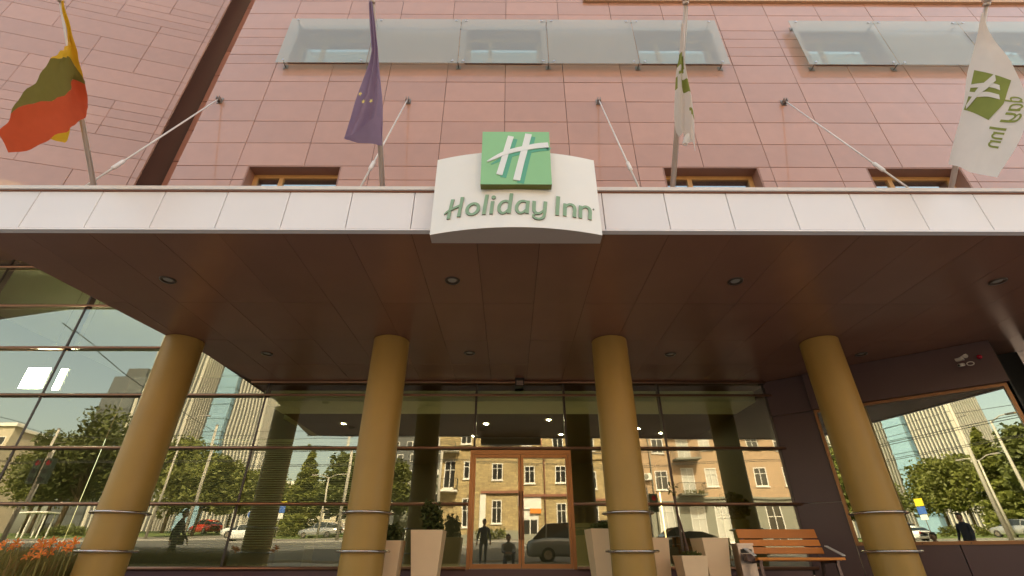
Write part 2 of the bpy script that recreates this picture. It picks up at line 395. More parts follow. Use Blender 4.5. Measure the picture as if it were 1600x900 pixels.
for zi, (za, zb) in enumerate(NICHE):
    for xi, (xa, xb) in enumerate(WINX):
        nb = MB()                                                   # lining of the opening
        nb.box(xa, xa+0.02, FY+0.003, 6.2, za, zb); nb.box(xb-0.02, xb, FY+0.003, 6.2, za, zb)
        nb.box(xa+0.02, xb-0.02, FY+0.003, 6.2, zb-0.02, zb); nb.box(xa+0.02, xb-0.02, FY-0.02, 6.2, za, za+0.02)
        nb.build('window_reveal', 'niche', hotel)
        fr = MB(); t = 0.075; ya, yb = 6.10, 6.16; A, B, Z0, Z1 = xa+0.02, xb-0.02, za+0.02, zb-0.02
        fr.box(A, A+t, ya, yb, Z0, Z1); fr.box(B-t, B, ya, yb, Z0, Z1); fr.box(A+t, B-t, ya, yb, Z0, Z0+t); fr.box(A+t, B-t, ya, yb, Z1-t, Z1)
        xm = A + 0.48
        fr.box(xm-t/2, xm+t/2, ya-0.004, yb, Z0+t, Z1-t)
        f = fr.build('window', 'window_wood', hotel)
        MB().box(A+t, xm-t/2, 6.125, 6.145, Z0+t, Z1-t).build('pane', 'window_glass', f)
        MB().box(xm+t/2, B-t, 6.125, 6.145, Z0+t, Z1-t).build('pane', 'window_glass', f)
MB().box(1.6, XR, FY-0.06, FY-0.003, 11.12, 11.6).build('ledge', 'ledge_brown', hotel)

# ------------------------------------------------------------------ left wing, turned a little towards the street
WA = radians(14); WD = Vector((-cos(WA), -sin(WA), 0)); WN = Vector((sin(WA), -cos(WA), 0)); W0 = Vector((-8.39, 8.0, 0)); WZ = 6.78
def wp(t, off=0.0, z=0.0): p = W0 + WD*t + WN*off; return (p.x, p.y, z)
wing = thing('hotel_wing', (-8.39, 8.0, WZ), 'pink tiled hotel wing at left, set back at an angle beside the dark recess', 'building')
a, b = wp(0, -0.07), wp(22, -0.07)
mb = MB(); mb.zprism([(a[0], a[1]), (a[0], 30), (b[0], 30), (b[0], b[1])], WZ, 27); mb.build('wall', 'tile_back', wing, recalc=True)
a2 = wp(0, 0.0); a3 = wp(14, 0.0)
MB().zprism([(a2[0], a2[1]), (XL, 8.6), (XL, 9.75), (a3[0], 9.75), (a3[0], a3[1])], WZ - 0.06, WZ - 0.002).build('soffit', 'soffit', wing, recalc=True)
WROWS = [6.78, 7.04, 7.32] + ROWS[9:] + [14.55, 15.1, 15.65, 16.2, 16.75]
wt = [0.0, 0.14] + [0.14 + 1.1*i for i in range(1, 10)]
for r in range(len(WROWS)-1):
    z0, z1 = WROWS[r], WROWS[r+1]
    skip = (r % 4 == 1)
    i = 0
    while i < len(wt)-1:
        t0 = wt[i]; j = i+1
        if i > 0 and j < len(wt)-1 and ((r//2 + i) % 3 == 0): j += 1          # some pieces are twice as wide
        t1 = wt[j]; i = j
        o = put(panel(t1-t0-G, z1-z0-G, 0.05, 'wall_tile'), 'facade_panel', wp((t0+t1)/2, 0, (z0+z1)/2), wing)
        o.rotation_euler = (random.gauss(0, 0.0016), 0, WA + random.gauss(0, 0.0016))
# the dark recess between the two: panels, slim frames, dark strip window
rc = thing('recess_wall', (-7.0, 8.6, WZ), 'dark brown recessed strip of panels between hotel wing and main front', 'wall')
MB().box(-8.3, XL, 8.62, 8.9, WZ, 27).build('wall', 'tile_back', rc)
zz = WZ
while zz < 19:
    put(panel(1.0, 1.08, 0.03, 'recess_panel'), 'recess_panel', (-7.86, 8.59, zz+0.55), rc)
    put(panel(0.62, 1.04, 0.02, 'window_glass'), 'pane', (-7.02, 8.60, zz+0.55), rc)
    MB().box(-7.35, -6.6, 8.50, 8.58, zz-0.012, zz+0.012).build('glazing_bar', 'transom', rc)
    zz += 1.1
MB().box(-7.34, -7.31, 8.53, 8.60, WZ, 19).build('frame', 'mullion', rc)

# ------------------------------------------------------------------ entrance canopy
SZ, FZ, CY = 3.68, 4.27, 4.27
canopy = thing('entrance_canopy', (0, 5.0, SZ), 'wide entrance canopy with pale metal edge and dark brown underside', 'canopy')
def left_x(y): return -6.16 + (y - 4.27) * (0.79/5.33)
MB().zprism([(left_x(4.33), 4.33), (13, 4.33), (13, 9.7), (left_x(9.7), 9.7)], SZ+0.035, FZ-0.07).build('canopy_deck', 'tile_back', canopy, recalc=True)
fx = [-5.53 + 0.734*i for i in range(26)]; fx = [-6.16] + fx
for x0, x1 in zip(fx[:-1], fx[1:]):
    if x1 > 13: break
    put(panel(x1-x0-0.008, FZ-SZ-0.05, 0.05, 'fascia'), 'fascia_panel', ((x0+x1)/2, CY, (FZ+SZ)/2-0.008), canopy).rotation_euler = (random.gauss(0, 0.002), 0, random.gauss(0, 0.0015))
cp = MB(); cp.box(-6.2, 13, CY-0.035, CY+0.12, FZ-0.028, FZ+0.022); cp.build('coping', 'coping', canopy)
MB().box(-6.2, 13, CY-0.012, CY+0.1, FZ-0.046, FZ-0.030).build('coping_shade', 'rust_trim', canopy)  # brown strip standing in for the shade line under the coping
MB().box(-6.18, 13, CY-0.012, CY+0.06, SZ-0.012, SZ+0.006).build('bottom_trim', 'fascia', canopy)
sy = [4.335, 6.03, 7.38, 8.55, 9.62]
for y0, y1 in zip(sy[:-1], sy[1:]):
    for x0, x1 in zip(fx[:-1], fx[1:]):
        if x1 > 12.9: break
        la, lb = left_x(y0), left_x(y1)
        if x1 <= max(la, lb) + 0.02 and x1 <= min(la, lb) + 0.4: continue
        g = 0.0022; dz = random.uniform(-0.0015, 0.0015)
        p = [(max(x0, la)+g, y0+g), (x1-g, y0+g), (x1-g, y1-g), (max(x0, lb)+g, y1-g)]
        if p[0][0] >= p[1][0] or p[3][0] >= p[2][0]: continue
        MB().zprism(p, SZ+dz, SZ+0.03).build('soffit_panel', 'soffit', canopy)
DL = [((-4.54, 5.38), 'above the leftmost column'), ((-0.77, 5.38), 'left of the sign'), ((3.0, 5.38), 'right of the sign'), ((6.5, 5.37), 'at the far right end'),
      ((-4.4, 8.0), 'behind the leftmost column'), ((-0.73, 7.95), 'just before the entrance doors'), ((2.91, 8.0), 'behind the third column'), ((6.37, 7.97), 'beside the angled plum wall')]
for i, ((x, y), w) in enumerate(DL):
    row = 'front' if i < 4 else 'back'
    d = thing('downlight', (x, y, SZ), 'unlit round downlight in the %s row under the canopy, %s' % (row, w), 'downlight', 'downlights in the canopy underside')
    MB().lathe((x, y, SZ), [(0.06, -0.001), (0.075, -0.016), (0.095, -0.016), (0.10, -0.003), (0.10, 0.02)], 24).build('trim_ring', 'lamp_trim', d)
    MB().lathe((x, y, SZ), [(0.001, -0.003), (0.03, -0.004), (0.062, 0.0)], 20).build('lens', 'lamp_lens', d)
ms = thing('door_sensor', (0.2, 9.4, SZ), 'small dark box hanging from the canopy underside above the doors', 'sensor')
MB().box(0.11, 0.29, 9.34, 9.5, SZ-0.17, SZ-0.004).build('housing', 'black', ms)
MB().box(0.13, 0.27, 9.325, 9.338, SZ-0.15, SZ-0.06).build('lens', 'steel_dark', ms)

# ------------------------------------------------------------------ columns
CX = [-5.54, -2.02, 1.69, 5.28]; CYC = 7.43
cl = ['leftmost ochre round column, nearest the orange flowers', 'ochre round column left of the doors, next to the pale planters', 'ochre round column right of the doors, in front of two planters', 'rightmost ochre round column, in front of the angled window']
for x, lab in zip(CX, cl):
    c = thing('column', (x, CYC, 0), lab + ', with two steel rings', 'column', 'round columns under the canopy')
    MB().lathe((x, CYC, 0), [(0.295, 0.004), (0.295, 1.5), (0.295, 3.672)], 64).build('shaft', 'column_paint', c)
    for z in (0.55, 1.025):
        rb = MB(); rb.tube([(x + 0.352*cos(2*pi*k/48), CYC + 0.352*sin(2*pi*k/48), z) for k in range(48)], 0.0165, 10, closed=True)
        ro = rb.build('bumper_ring', 'steel', c)
        br = MB()
        for k in range(4):
            an = 2*pi*k/4 + 0.5
            br.tube([(x + 0.29*cos(an), CYC + 0.29*sin(an), z), (x + 0.35*cos(an), CYC + 0.35*sin(an), z)], 0.008, 8)
        br.build('bracket', 'steel', ro)

# ------------------------------------------------------------------ glazed entrance wall
GY = 9.6; TZ = [0.306, 1.33, 2.33, 3.38, 4.42, 5.44, 6.48]
MX = [-14.34, -12.02, -9.70, -7.38, -5.06, -2.88, -0.70, 1.12, 3.10, 5.31]
glz = thing('glazed_wall', (-4, GY, 0), 'tall reflective glass wall with copper coloured rails behind the columns', 'glass wall')
MB().box(-15, 5.30, GY-0.03, GY+0.2, 0.002, 0.29).build('plinth', 'plinth', glz)
def pane(x0, x1, z0, z1, parent, name='pane'):
    mb = MB(); y0, y1 = GY, GY + 0.012
    vs = [(x0,y0,z0),(x1,y0,z0),(x1,y1,z0),(x0,y1,z0),(x0,y0,z1),(x1,y0,z1),(x1,y1,z1),(x0,y1,z1)]
    mb.add(vs, [(0,1,5,4)], 0); mb.add(vs, [(0,3,2,1),(4,5,6,7),(1,2,6,5),(2,3,7,6),(3,0,4,7)], 1)
    cx, cz = (x0+x1)/2, (z0+z1)/2
    me = mb.mesh('pane', ['facade_glass', 'clear_glass'], (cx, GY, cz))
    o = put(me, name, (cx, GY, cz), parent); o.rotation_euler = (random.gauss(0, 0.0026), 0, random.gauss(0, 0.0026)); return o
for i in range(len(MX)-1):
    x0, x1 = MX[i], MX[i+1]
    zs = TZ + [6.76] if x1 <= -5.0 else TZ[:4] + [3.67]
    for z0, z1 in zip(zs[:-1], zs[1:]):
        if abs(x0 + 0.70) < 0.01 and z1 < 2.4: continue
        pane(x0+0.022, x1-0.022, z0+0.012, z1-0.012, glz)
for i, x in enumerate(MX):
    top = 6.77 if x < -5.0 else 3.672
    if x in (-0.70, 1.12): continue
    MB().box(x-0.02, x+0.02, GY-0.012, GY+0.12, 0.29, top).build('mullion', 'mullion', glz)
for x in (-0.70, 1.12):
    MB().box(x-0.02, x+0.02, GY-0.012, GY+0.12, 2.37, 3.672).build('mullion', 'mullion', glz)
def rail(x0, x1, z, y=GY-0.07):
    mb = MB(); mb.tube([(x0, y, z), (x1, y, z)], 0.027, 12); mb.box(x0, x1, y+0.02, GY-0.013, z-0.008, z+0.008); mb.build('rail', 'transom', glz)
for z in (0.306, 1.33): rail(-15, -0.77, z); rail(1.19, 5.36 + 0.12*z, z)
for z in (2.33, 3.38): rail(-15, 5.40, z)
for z in (4.42, 5.44, 6.48): rail(-15, -5.35, z)
rail(-5.4, 5.34, 3.655)

# the double door
dr = thing('entrance_door', (0.2, GY, 0.29), 'double glass entrance door in a copper brown metal frame', 'door')
fb = MB(); fb.box(-0.765, -0.705, GY-0.06, GY+0.05, 0.29, 2.29); fb.box(1.125, 1.185, GY-0.06, GY+0.05, 0.29, 2.29); fb.box(-0.705, 1.125, GY-0.06, GY+0.05, 2.215, 2.29)
fb.build('door_frame', 'door_metal', dr)
for x0, x1 in ((-0.703, 0.205), (0.215, 1.123)):
    lf = MB(); t = 0.046; ya, yb = GY-0.045, GY+0.03
    lf.box(x0, x0+t, ya, yb, 0.30, 2.213); lf.box(x1-t, x1, ya, yb, 0.30, 2.213); lf.box(x0+t, x1-t, ya, yb, 0.30, 0.37); lf.box(x0+t, x1-t, ya, yb, 2.15, 2.213)
    lo = lf.build('door_leaf', 'door_metal', dr)
    pane(x0+t, x1-t, 0.37, 2.15, lo)
    hx = x1 - t/2 if x0 < 0 else x0 + t/2
    hb = MB(); hb.tube([(hx, ya-0.05, 0.75), (hx, ya-0.05, 1.55)], 0.012, 8)
    for z in (0.8, 1.5): hb.tube([(hx, ya-0.05, z), (hx, ya, z)], 0.008, 6)
    hb.build('handle', 'transom', lo)

# ------------------------------------------------------------------ lobby behind the glass
lob = thing('hotel_lobby', (-2, 12, 0.28), 'dim hotel lobby seen through the glass wall', 'room')
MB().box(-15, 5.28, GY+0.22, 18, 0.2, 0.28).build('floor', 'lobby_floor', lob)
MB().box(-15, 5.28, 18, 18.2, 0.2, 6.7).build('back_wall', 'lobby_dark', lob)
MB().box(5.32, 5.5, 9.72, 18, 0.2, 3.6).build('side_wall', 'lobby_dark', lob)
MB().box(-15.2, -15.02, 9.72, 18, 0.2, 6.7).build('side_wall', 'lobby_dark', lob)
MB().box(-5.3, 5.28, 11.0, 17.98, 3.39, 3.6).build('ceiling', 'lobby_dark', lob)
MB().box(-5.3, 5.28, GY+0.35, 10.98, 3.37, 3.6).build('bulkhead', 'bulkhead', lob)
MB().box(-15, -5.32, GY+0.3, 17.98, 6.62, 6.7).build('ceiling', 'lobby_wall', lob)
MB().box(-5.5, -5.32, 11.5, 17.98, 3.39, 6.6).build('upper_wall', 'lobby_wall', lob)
MB().box(1.9, 3.3, 15.8, 16.3, 0.28, 1.35).build('reception_desk', 'olive_box', lob)
for i, (x, y) in enumerate([(-4.2, 12.0), (-3.2, 12.6), (-1.0, 13.4), (-0.6, 12.0), (0.95, 11.6), (1.4, 13.2), (3.35, 12.5), (4.1, 13.0), (-2.4, 15.0)]):
    l = thing('ceiling_lamp', (x, y, 3.39), 'small lit lobby ceiling lamp, ' + ['leftmost of all', 'second from the left', 'deep in the room left of the doors', 'nearest the glass left of the doors', 'over the right door', 'farther back right of the doors', 'just right of the third column', 'rightmost of all', 'at the back behind the second column'][i], 'lamp', 'lit ceiling lamps in the lobby')
    MB().lathe((x, y, 3.385), [(0.001, -0.006), (0.019, -0.006), (0.055, 0.0)], 16).build('lens', 'lamp_lit', l)
    MB().lathe((x, y, 3.385), [(0.056, -0.004), (0.075, -0.008), (0.08, 0.002)], 16).build('trim_ring', 'steel', l)
for i, (x, z, w, h) in enumerate([(-10.86, 4.02, 0.52, 0.48), (-10.30, 4.0, 0.20, 0.50)]):  # panels added to glow as the bright white patches in the glass
    q = thing('glow_panel', (x, 10.4, z), ['square white glowing panel added inside the left glass wall', 'narrow white glowing panel added beside the square one inside the left glass wall'][i], 'light box', 'added glowing panels in the lobby')
    MB().box(x-w/2, x+w/2, 10.4, 10.46, z-h/2, z+h/2).build('glow_face', 'panel_lit', q)
    fb = MB(); t = 0.02
    fb.box(x-w/2-t, x-w/2, 10.39, 10.5, z-h/2-t, z+h/2+t); fb.box(x+w/2, x+w/2+t, 10.39, 10.5, z-h/2-t, z+h/2+t)
    fb.box(x-w/2, x+w/2, 10.39, 10.5, z-h/2-t, z-h/2); fb.box(x-w/2, x+w/2, 10.39, 10.5, z+h/2, z+h/2+t); fb.build('frame', 'steel', q)
    MB().tube([(x, 10.47, z+h/2+t), (x, 10.47, 6.62)], 0.006, 6).build('hanger', 'steel', q)
bl = thing('window_blind', (-4.6, 10.0, 1.25), 'pale horizontal slatted blind behind the left glass wall', 'blind')
for i in range(46):
    z = 0.62 + 0.042*i
    MB().obox((-4.55, 10.05, z), (1,0,0), (0,1,-0.5), (0,0.5,1), 1.95, 0.014, 0.0012).build('slat', 'blind', bl)
MB().box(-6.5, -2.6, 10.02, 10.08, 2.54, 2.59).build('head_rail', 'blind', bl)
sp = thing('pedestal_lamp', (-4.1, 10.4, 0.28), 'dark spotlight on an olive box inside the left glass wall', 'lamp')
MB().box(-4.38, -3.86, 10.1, 10.6, 0.282, 0.82).build('box', 'olive_box', sp)
MB().tube([(-4.2, 10.35, 0.82), (-4.2, 10.35, 1.02), (-4.15, 10.35, 1.10)], 0.014, 8).build('stand', 'black', sp)
MB().tube([(-4.20, 10.30, 1.03), (-4.17, 10.31, 1.06), (-4.01, 10.38, 1.24), (-3.99, 10.39, 1.255)], [0.04, 0.105, 0.12, 0.115], 20).build('lamp_head', 'steel_dark', sp)

# ------------------------------------------------------------------ angled plum wall with its window
AW = Vector((0.791, -0.612, 0)).normalized(); AN = Vector((-AW.y, AW.x, 0)); AN = Vector((-0.612, -0.791, 0)).normalized(); A0 = Vector((5.335, 9.58, 0))
def ap(t, off, z): p = A0 + AW*t + AN*off; return (p.x, p.y, z)
def abox(mb, t0, t1, o0, o1, z0, z1, mi=0):
    return mb.obox(ap((t0+t1)/2, (o0+o1)/2, (z0+z1)/2), AW, AN, (0,0,1), (t1-t0)/2, abs(o1-o0)/2, (z1-z0)/2, mi)
aw = thing('plum_wall', ap(1.7, 0, 0), 'dark plum panelled wall at an angle under the canopy with one large window', 'wall')
T0, T1, TE, ZB, ZT = 0.74, 3.53, 3.57, 0.645, 2.96
for t0, t1, z0, z1, o in [(0.0, 0.735, 0.004, 1.33, 0), (0.0, 0.735, 1.34, 2.95, 0), (0.0, 0.735, 2.96, 3.672, 0.012), (0.745, 2.1, 0.004, ZB, 0.0), (2.11, TE, 0.004, ZB, 0.0), (0.74, TE, ZT+0.004, 3.672, 0.10)]:
    abox(MB(), t0+0.002, t1-0.002, -0.25, o, z0, z1).build('wall_panel', 'plum_wall', aw)
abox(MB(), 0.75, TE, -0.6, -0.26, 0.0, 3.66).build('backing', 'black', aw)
fr = MB(); t = 0.05
abox(fr, T0, T0+t, -0.06, 0.022, ZB, ZT); abox(fr, T1-t, T1, -0.06, 0.022, ZB, ZT); abox(fr, T0+t, T1-t, -0.06, 0.022, ZB, ZB+t); abox(fr, T0+t, T1-t, -0.06, 0.022, ZT-t, ZT)
wf = fr.build('window', 'door_metal', aw)
abox(MB(), T0+t, T1-t, -0.045, -0.035, ZB+t, ZT-t).build('pane', glass('angled_glass', 0.26, (0.92, 0.93, 0.82), (0.6, 0.66, 0.5), fres=0.9, wave=0.002), wf)
rv = MB()
for i in range(5): abox(rv, T0+0.3+0.6*i, T0+0.316+0.6*i, 0.022, 0.026, ZB+0.015, ZB+0.03)
rv.build('bolt', 'black', wf)
pr = thing('dark_passage', ap(3.8, -0.4, 0), 'black shadowed gap between the plum wall and the right end wall', 'wall')  # deep shade of the gap put into the black colour of its walls
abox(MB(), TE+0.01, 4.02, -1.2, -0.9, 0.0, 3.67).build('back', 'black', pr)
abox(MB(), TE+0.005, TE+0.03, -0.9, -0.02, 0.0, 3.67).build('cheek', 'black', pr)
w2 = thing('end_wall', ap(5.5, 0, 0), 'brown panelled wall end at the far right edge beyond the black gap', 'wall')
for t0, t1 in ((4.05, 5.3), (5.31, 6.6)):
    for z0, z1 in ((0.004, 1.3), (1.31, 2.5), (2.51, 3.672)): abox(MB(), t0, t1, -0.3, 0.0, z0, z1).build('wall_panel', 'plum_wall', w2)

# security camera and red lamp on the plum wall's upper panel
p = Vector(ap(3.20, 0.10, 3.47))
sc_ = thing('security_camera', p, 'small white security camera with bent arm on the plum wall', 'camera')
q = p + AN*0.15 + AW*(-0.09) + Vector((0,0,-0.10))
MB().tube([p + Vector((0,0,0.02)), p + AN*0.10, q + Vector((0,0,0.05))], 0.012, 8).build('arm', 'cam_white', sc_)
MB().tube([p, p+AN*0.012], 0.035, 14).build('wall_plate', 'cam_white', sc_)
MB().obox(q + AW*(-0.02) + Vector((0,0,0.02)), AW+AN*0.5, AN-AW*0.5, (0,0,1), 0.05, 0.035, 0.022).build('housing', 'cam_white', sc_)
MB().tube([q + Vector((0,0,-0.075)), q + (AN*0.8-AW).normalized()*0.09 + Vector((0,0,-0.09))], 0.026, 14).build('lens_barrel', 'cam_white', sc_)
e = q + (AN*0.8-AW).normalized()*0.091 + Vector((0,0,-0.09))
MB().tube([e, e + (AN*0.8-AW).normalized()*0.004], 0.018, 14).build('lens', 'black', sc_)
MB().tube([q + AW*(0.08+0.045*cos(k*pi/8)) + AN*0.03 + Vector((0,0,-0.085+0.030*sin(k*pi/8))) for k in range(16)], 0.007, 6, closed=True).build('cable_loop', 'cam_white', sc_)
p = Vector(ap(3.36, 0.10, 3.41))
rl = thing('warning_lamp', p, 'small red domed lamp beside the security camera', 'lamp')
MB().tube([p, p+AN*0.02], 0.04, 16).build('base', 'black', rl)
MB().sphere(p + AN*0.03, 0.036, 14, 10).build('dome', 'red_glass', rl)

# ------------------------------------------------------------------ hotel sign
def bow(x): return 3.96 + 0.14*((x - 0.065)/0.92)**2
sign = thing('hotel_sign', (0.06, 4.2, 3.49), 'bowed white hotel name sign with a green square emblem on the canopy edge', 'sign')
SX0, SX1, SZ0, SZ1 = -0.865, 0.99, 3.49, 4.585
n = 28; vs = []; xs = [SX0 + (SX1-SX0)*i/n for i in range(n+1)]
mb = MB()
front = [(x, bow(x), z) for z in (SZ0, SZ1) for x in xs]
mb.add(front, [(i, i+1, n+1+i+1, n+1+i) for i in range(n)], 0, True)
bk = 4.255
for z, flip in ((SZ0, 0), (SZ1, 1)):
    v = [(x, bow(x), z) for x in xs] + [(x, bk, z) for x in xs]
    mb.add(v, [(i, n+1+i, n+2+i, i+1) if not flip else (i, i+1, n+2+i, n+1+i) for i in range(n)], 1)
for x in (SX0, SX1): mb.add([(x, bow(x), SZ0), (x, bow(x), SZ1), (x, bk, SZ1), (x, bk, SZ0)], [(0,1,2,3)], 1)
mb.add([(SX0, bk, SZ0), (SX1, bk, SZ0), (SX1, bk, SZ1), (SX0, bk, SZ1)], [(3,2,1,0)], 1)
mb.build('board', ['sign_white', 'sign_rim'], sign, recalc=True)
# emblem
EX0, EX1, EZ0, EZ1, EY = -0.327, 0.451, 3.507+0.5, 4.316+0.5, 3.88
EZ0, EZ1 = 4.007, 4.816
eb = MB(); eb.box(EX0, EX1, EY, EY+0.085, EZ0, EZ1)
eb.mi = [1, 1, 0, 1, 1, 1]
em = eb.build('emblem', ['sign_green', 'sign_olive'], sign)
def stroke_poly(pts, ws, closed=False):
    """left and right outlines of a pen stroke through 2-D points"""
    P = [Vector((a, b)) for a, b in pts]; k = len(P); Lf = []; Rt = []
    for i in range(k):
        if closed: d = P[(i+1) % k] - P[i-1]
        else: d = P[min(i+1, k-1)] - P[max(i-1, 0)]
        if d.length < 1e-9: d = Vector((1, 0))
        d.normalize(); nn = Vector((-d.y, d.x)); w = ws[i]/2
        Lf.append(P[i] + nn*w); Rt.append(P[i] - nn*w)
    return Lf, Rt
def smooth(pts, ws, sub=6, closed=False):
    k = len(pts)
    if k < 3: return list(pts), list(ws)
    op, ow = [], []
    rng = range(k) if closed else range(k-1)
    for i in rng:
        g = (lambda j: pts[j % k]) if closed else (lambda j: pts[min(max(j, 0), k-1)])
        p0, p1, p2, p3 = g(i-1), g(i), g(i+1), g(i+2)
        for s in range(sub):
            t = s/sub
            c = [0.5*((2*p1[a]) + (-p0[a]+p2[a])*t + (2*p0[a]-5*p1[a]+4*p2[a]-p3[a])*t*t + (-p0[a]+3*p1[a]-3*p2[a]+p3[a])*t**3) for a in (0, 1)]
            op.append(tuple(c)); ow.append(ws[i]*(1-t) + ws[(i+1) % k]*t)
    if not closed: op.append(pts[-1]); ow.append(ws[-1])
    return op, ow
def ribbon(mb, pts, ws, fmap, th, lift=0.0, closed=False, mi=(0, 1)):
    """raised stroke: fmap(x, y, h) gives the point h in front of the surface"""
    Lf, Rt = stroke_poly(pts, ws, closed); k = len(Lf)
    top = lift + th; bot = lift - 0.002 if lift else -0.001
    v = [fmap(p.x, p.y, top) for p in Lf] + [fmap(p.x, p.y, top) for p in Rt] + [fmap(p.x, p.y, 0.0) for p in Lf] + [fmap(p.x, p.y, 0.0) for p in Rt]
    m = k if closed else k-1
    f = [(i, (i+1)%k, k+(i+1)%k, k+i) for i in range(m)]
    s_ = [(2*k+i, 2*k+(i+1)%k, (i+1)%k, i) for i in range(m)] + [(k+i, k+(i+1)%k, 3*k+(i+1)%k, 3*k+i) for i in range(m)]
    if not closed: s_ += [(0, k, 3*k, 2*k), (k-1, 3*k-1, 4*k-1, 2*k-1)]
    mb.add(v, f, mi[0]); mb.add(v, s_, mi[1])
# the letters, as pen strokes: x to the right, y up, 1 = cap height
def arc(cx, cy, rx, ry, a0, a1, n): return [(cx + rx*cos(radians(a0 + (a1-a0)*i/n)), cy + ry*sin(radians(a0 + (a1-a0)*i/n))) for i in range(n+1)]
def GL(c):
    W = 0.148
    if c == 'H': return [([(0.17,-0.04),(0.20,0.3),(0.245,0.62),(0.30,0.97)], [0.15,0.13,0.135,0.155], 0), ([(0.60,0.0),(0.63,0.33),(0.67,0.66),(0.71,1.02)], [0.15,0.135,0.135,0.155], 0), ([(-0.02,0.24),(0.09,0.33),(0.25,0.43),(0.47,0.52),(0.68,0.60)], [0.04,0.09,0.10,0.10,0.12], 0)], 0.86
    if c == 'o': return [([(0.31+0.235*cos(t)+0.03*sin(t), 0.33+0.28*sin(t)) for t in [2*pi*i/24 for i in range(24)]], [0.115+0.03*abs(cos(2*pi*i/24)) for i in range(24)], 1)], 0.67
    if c == 'l': return [([(0.10,0.0),(0.135,0.34),(0.175,0.68),(0.215,1.02)], [W]*4, 0)], 0.30
    if c == 'i': return [([(0.10,0.0),(0.125,0.32),(0.155,0.66)], [W]*3, 0), ([(0.19+0.045*cos(t), 0.86+0.045*sin(t)) for t in [2*pi*i/12 for i in range(12)]], [0.088]*12, 1)], 0.30
    if c == 'd': return [([(0.53,0.58),(0.40,0.645),(0.24,0.59),(0.13,0.40),(0.12,0.18),(0.22,0.03),(0.36,0.05),(0.50,0.20)], [0.09,0.11,0.12,0.135,0.135,0.11,0.10,0.09], 0), ([(0.52,0.0),(0.55,0.34),(0.59,0.68),(0.63,1.04)], [W]*4, 0)], 0.72
    if c == 'a': return [([(0.53,0.60),(0.40,0.645),(0.24,0.59),(0.13,0.40),(0.12,0.18),(0.22,0.03),(0.36,0.05),(0.50,0.20)], [0.09,0.11,0.12,0.135,0.135,0.11,0.10,0.09], 0), ([(0.53,0.0),(0.55,0.3),(0.585,0.655)], [W]*3, 0)], 0.72
    if c == 'y': return [([(0.12,0.655),(0.10,0.38),(0.11,0.14),(0.22,0.03),(0.36,0.06),(0.50,0.20)], [W,W,0.13,0.11,0.10,0.09], 0), ([(0.585,0.655),(0.555,0.34),(0.52,0.02),(0.46,-0.17),(0.30,-0.255),(0.11,-0.20),(0.06,-0.07),(0.20,0.0)], [W,W,0.13,0.12,0.105,0.10,0.08,0.05], 0)], 0.70
    if c == 'I': return [([(0.14,0.0),(0.165,0.34),(0.20,0.68),(0.235,1.0)], [0.16]*4, 0)], 0.35
    if c == 'n': return [([(0.10,0.0),(0.125,0.33),(0.155,0.655)], [W]*3, 0), ([(0.15,0.45),(0.27,0.60),(0.40,0.645),(0.52,0.57),(0.545,0.40),(0.52,0.2),(0.505,0.0)], [0.07,0.10,0.12,0.135,W,W,W], 0)], 0.66
    return [], 0.20
TEXT = 'Holiday Inn'
TW = sum(GL(c)[1] for c in TEXT)
def letter_objects(fmap1, parent, mats, th, scale_x, name='letter', only=None):
    """fmap1(u, v, h): u along the line in cap heights, v up"""
    x = 0.0
    for ci, c in enumerate(TEXT):
        strokes, adv = GL(c)
        if strokes and (only is None or ci in only):
            mb = MB()
            for si, (pts, ws, cl_) in enumerate(strokes):
                p, w = smooth(pts, ws, 5, bool(cl_)) if len(pts) < 20 else (pts, ws)
                ribbon(mb, [(a + x, b) for a, b in p], w, fmap1, th, lift=0.0015*si, closed=bool(cl_))
            mb.build(name, mats, parent)
        x += adv
LX0, LX1, LZ, LH = -0.715, 0.905, 3.665, 0.262
def smap(u, v, h):
    X = LX0 + (LX1-LX0)*u/TW; Z = LZ + LH*v
    return (X, bow(X) - h, Z)
letter_objects(smap, sign, ['letter_face', 'letter_edge'], 0.014, 1)
mb = MB(); ribbon(mb, [(TW+0.05+0.02*cos(t), 0.6+0.02*sin(t)) for t in [2*pi*i/8 for i in range(8)]], [0.035]*8, smap, 0.008, closed=True); mb.build('trademark_dot', ['letter_edge', 'letter_edge'], sign)
# emblem strokes
HST = [([(0.425,0.90),(0.37,0.66),(0.32,0.42),(0.262,0.165)], [0.088,0.085,0.085,0.088], 0), ([(0.690,0.945),(0.63,0.66),(0.565,0.36),(0.506,0.065)], [0.098,0.095,0.095,0.10], 0), ([(0.085,0.405),(0.19,0.475),(0.32,0.555),(0.46,0.615),(0.62,0.66),(0.80,0.705),(0.978,0.725)], [0.012,0.05,0.068,0.075,0.085,0.095,0.10], 0)]
def emap(u, v, h): return (EX0 + (EX1-EX0)*u, EY - h, EZ0 + (EZ1-EZ0)*v)
def draw_H(parent, fm, mats_main, mats_shadow=None, th=0.012):
    if mats_shadow:
        mb = MB()
        for si, (pts, ws, c_) in enumerate(HST):
            p, w = smooth(pts, ws, 5); ribbon(mb, [(min(a+0.055, 0.972), b-0.045) for a, b in p], w, fm, 0.002, lift=0.0007*si, mi=(0, 0))
        mb.build('emblem_shadow', mats_shadow, parent)
    mb = MB()
    for si, (pts, ws, c_) in enumerate(HST):
        p, w = smooth(pts, ws, 5); ribbon(mb, p, w, fm, th, lift=0.0015*si, mi=(0, 0))
    return mb.build('emblem_letter', mats_main, parent)
draw_H(em, emap, ['sign_stroke'], ['sign_teal'], 0.010)

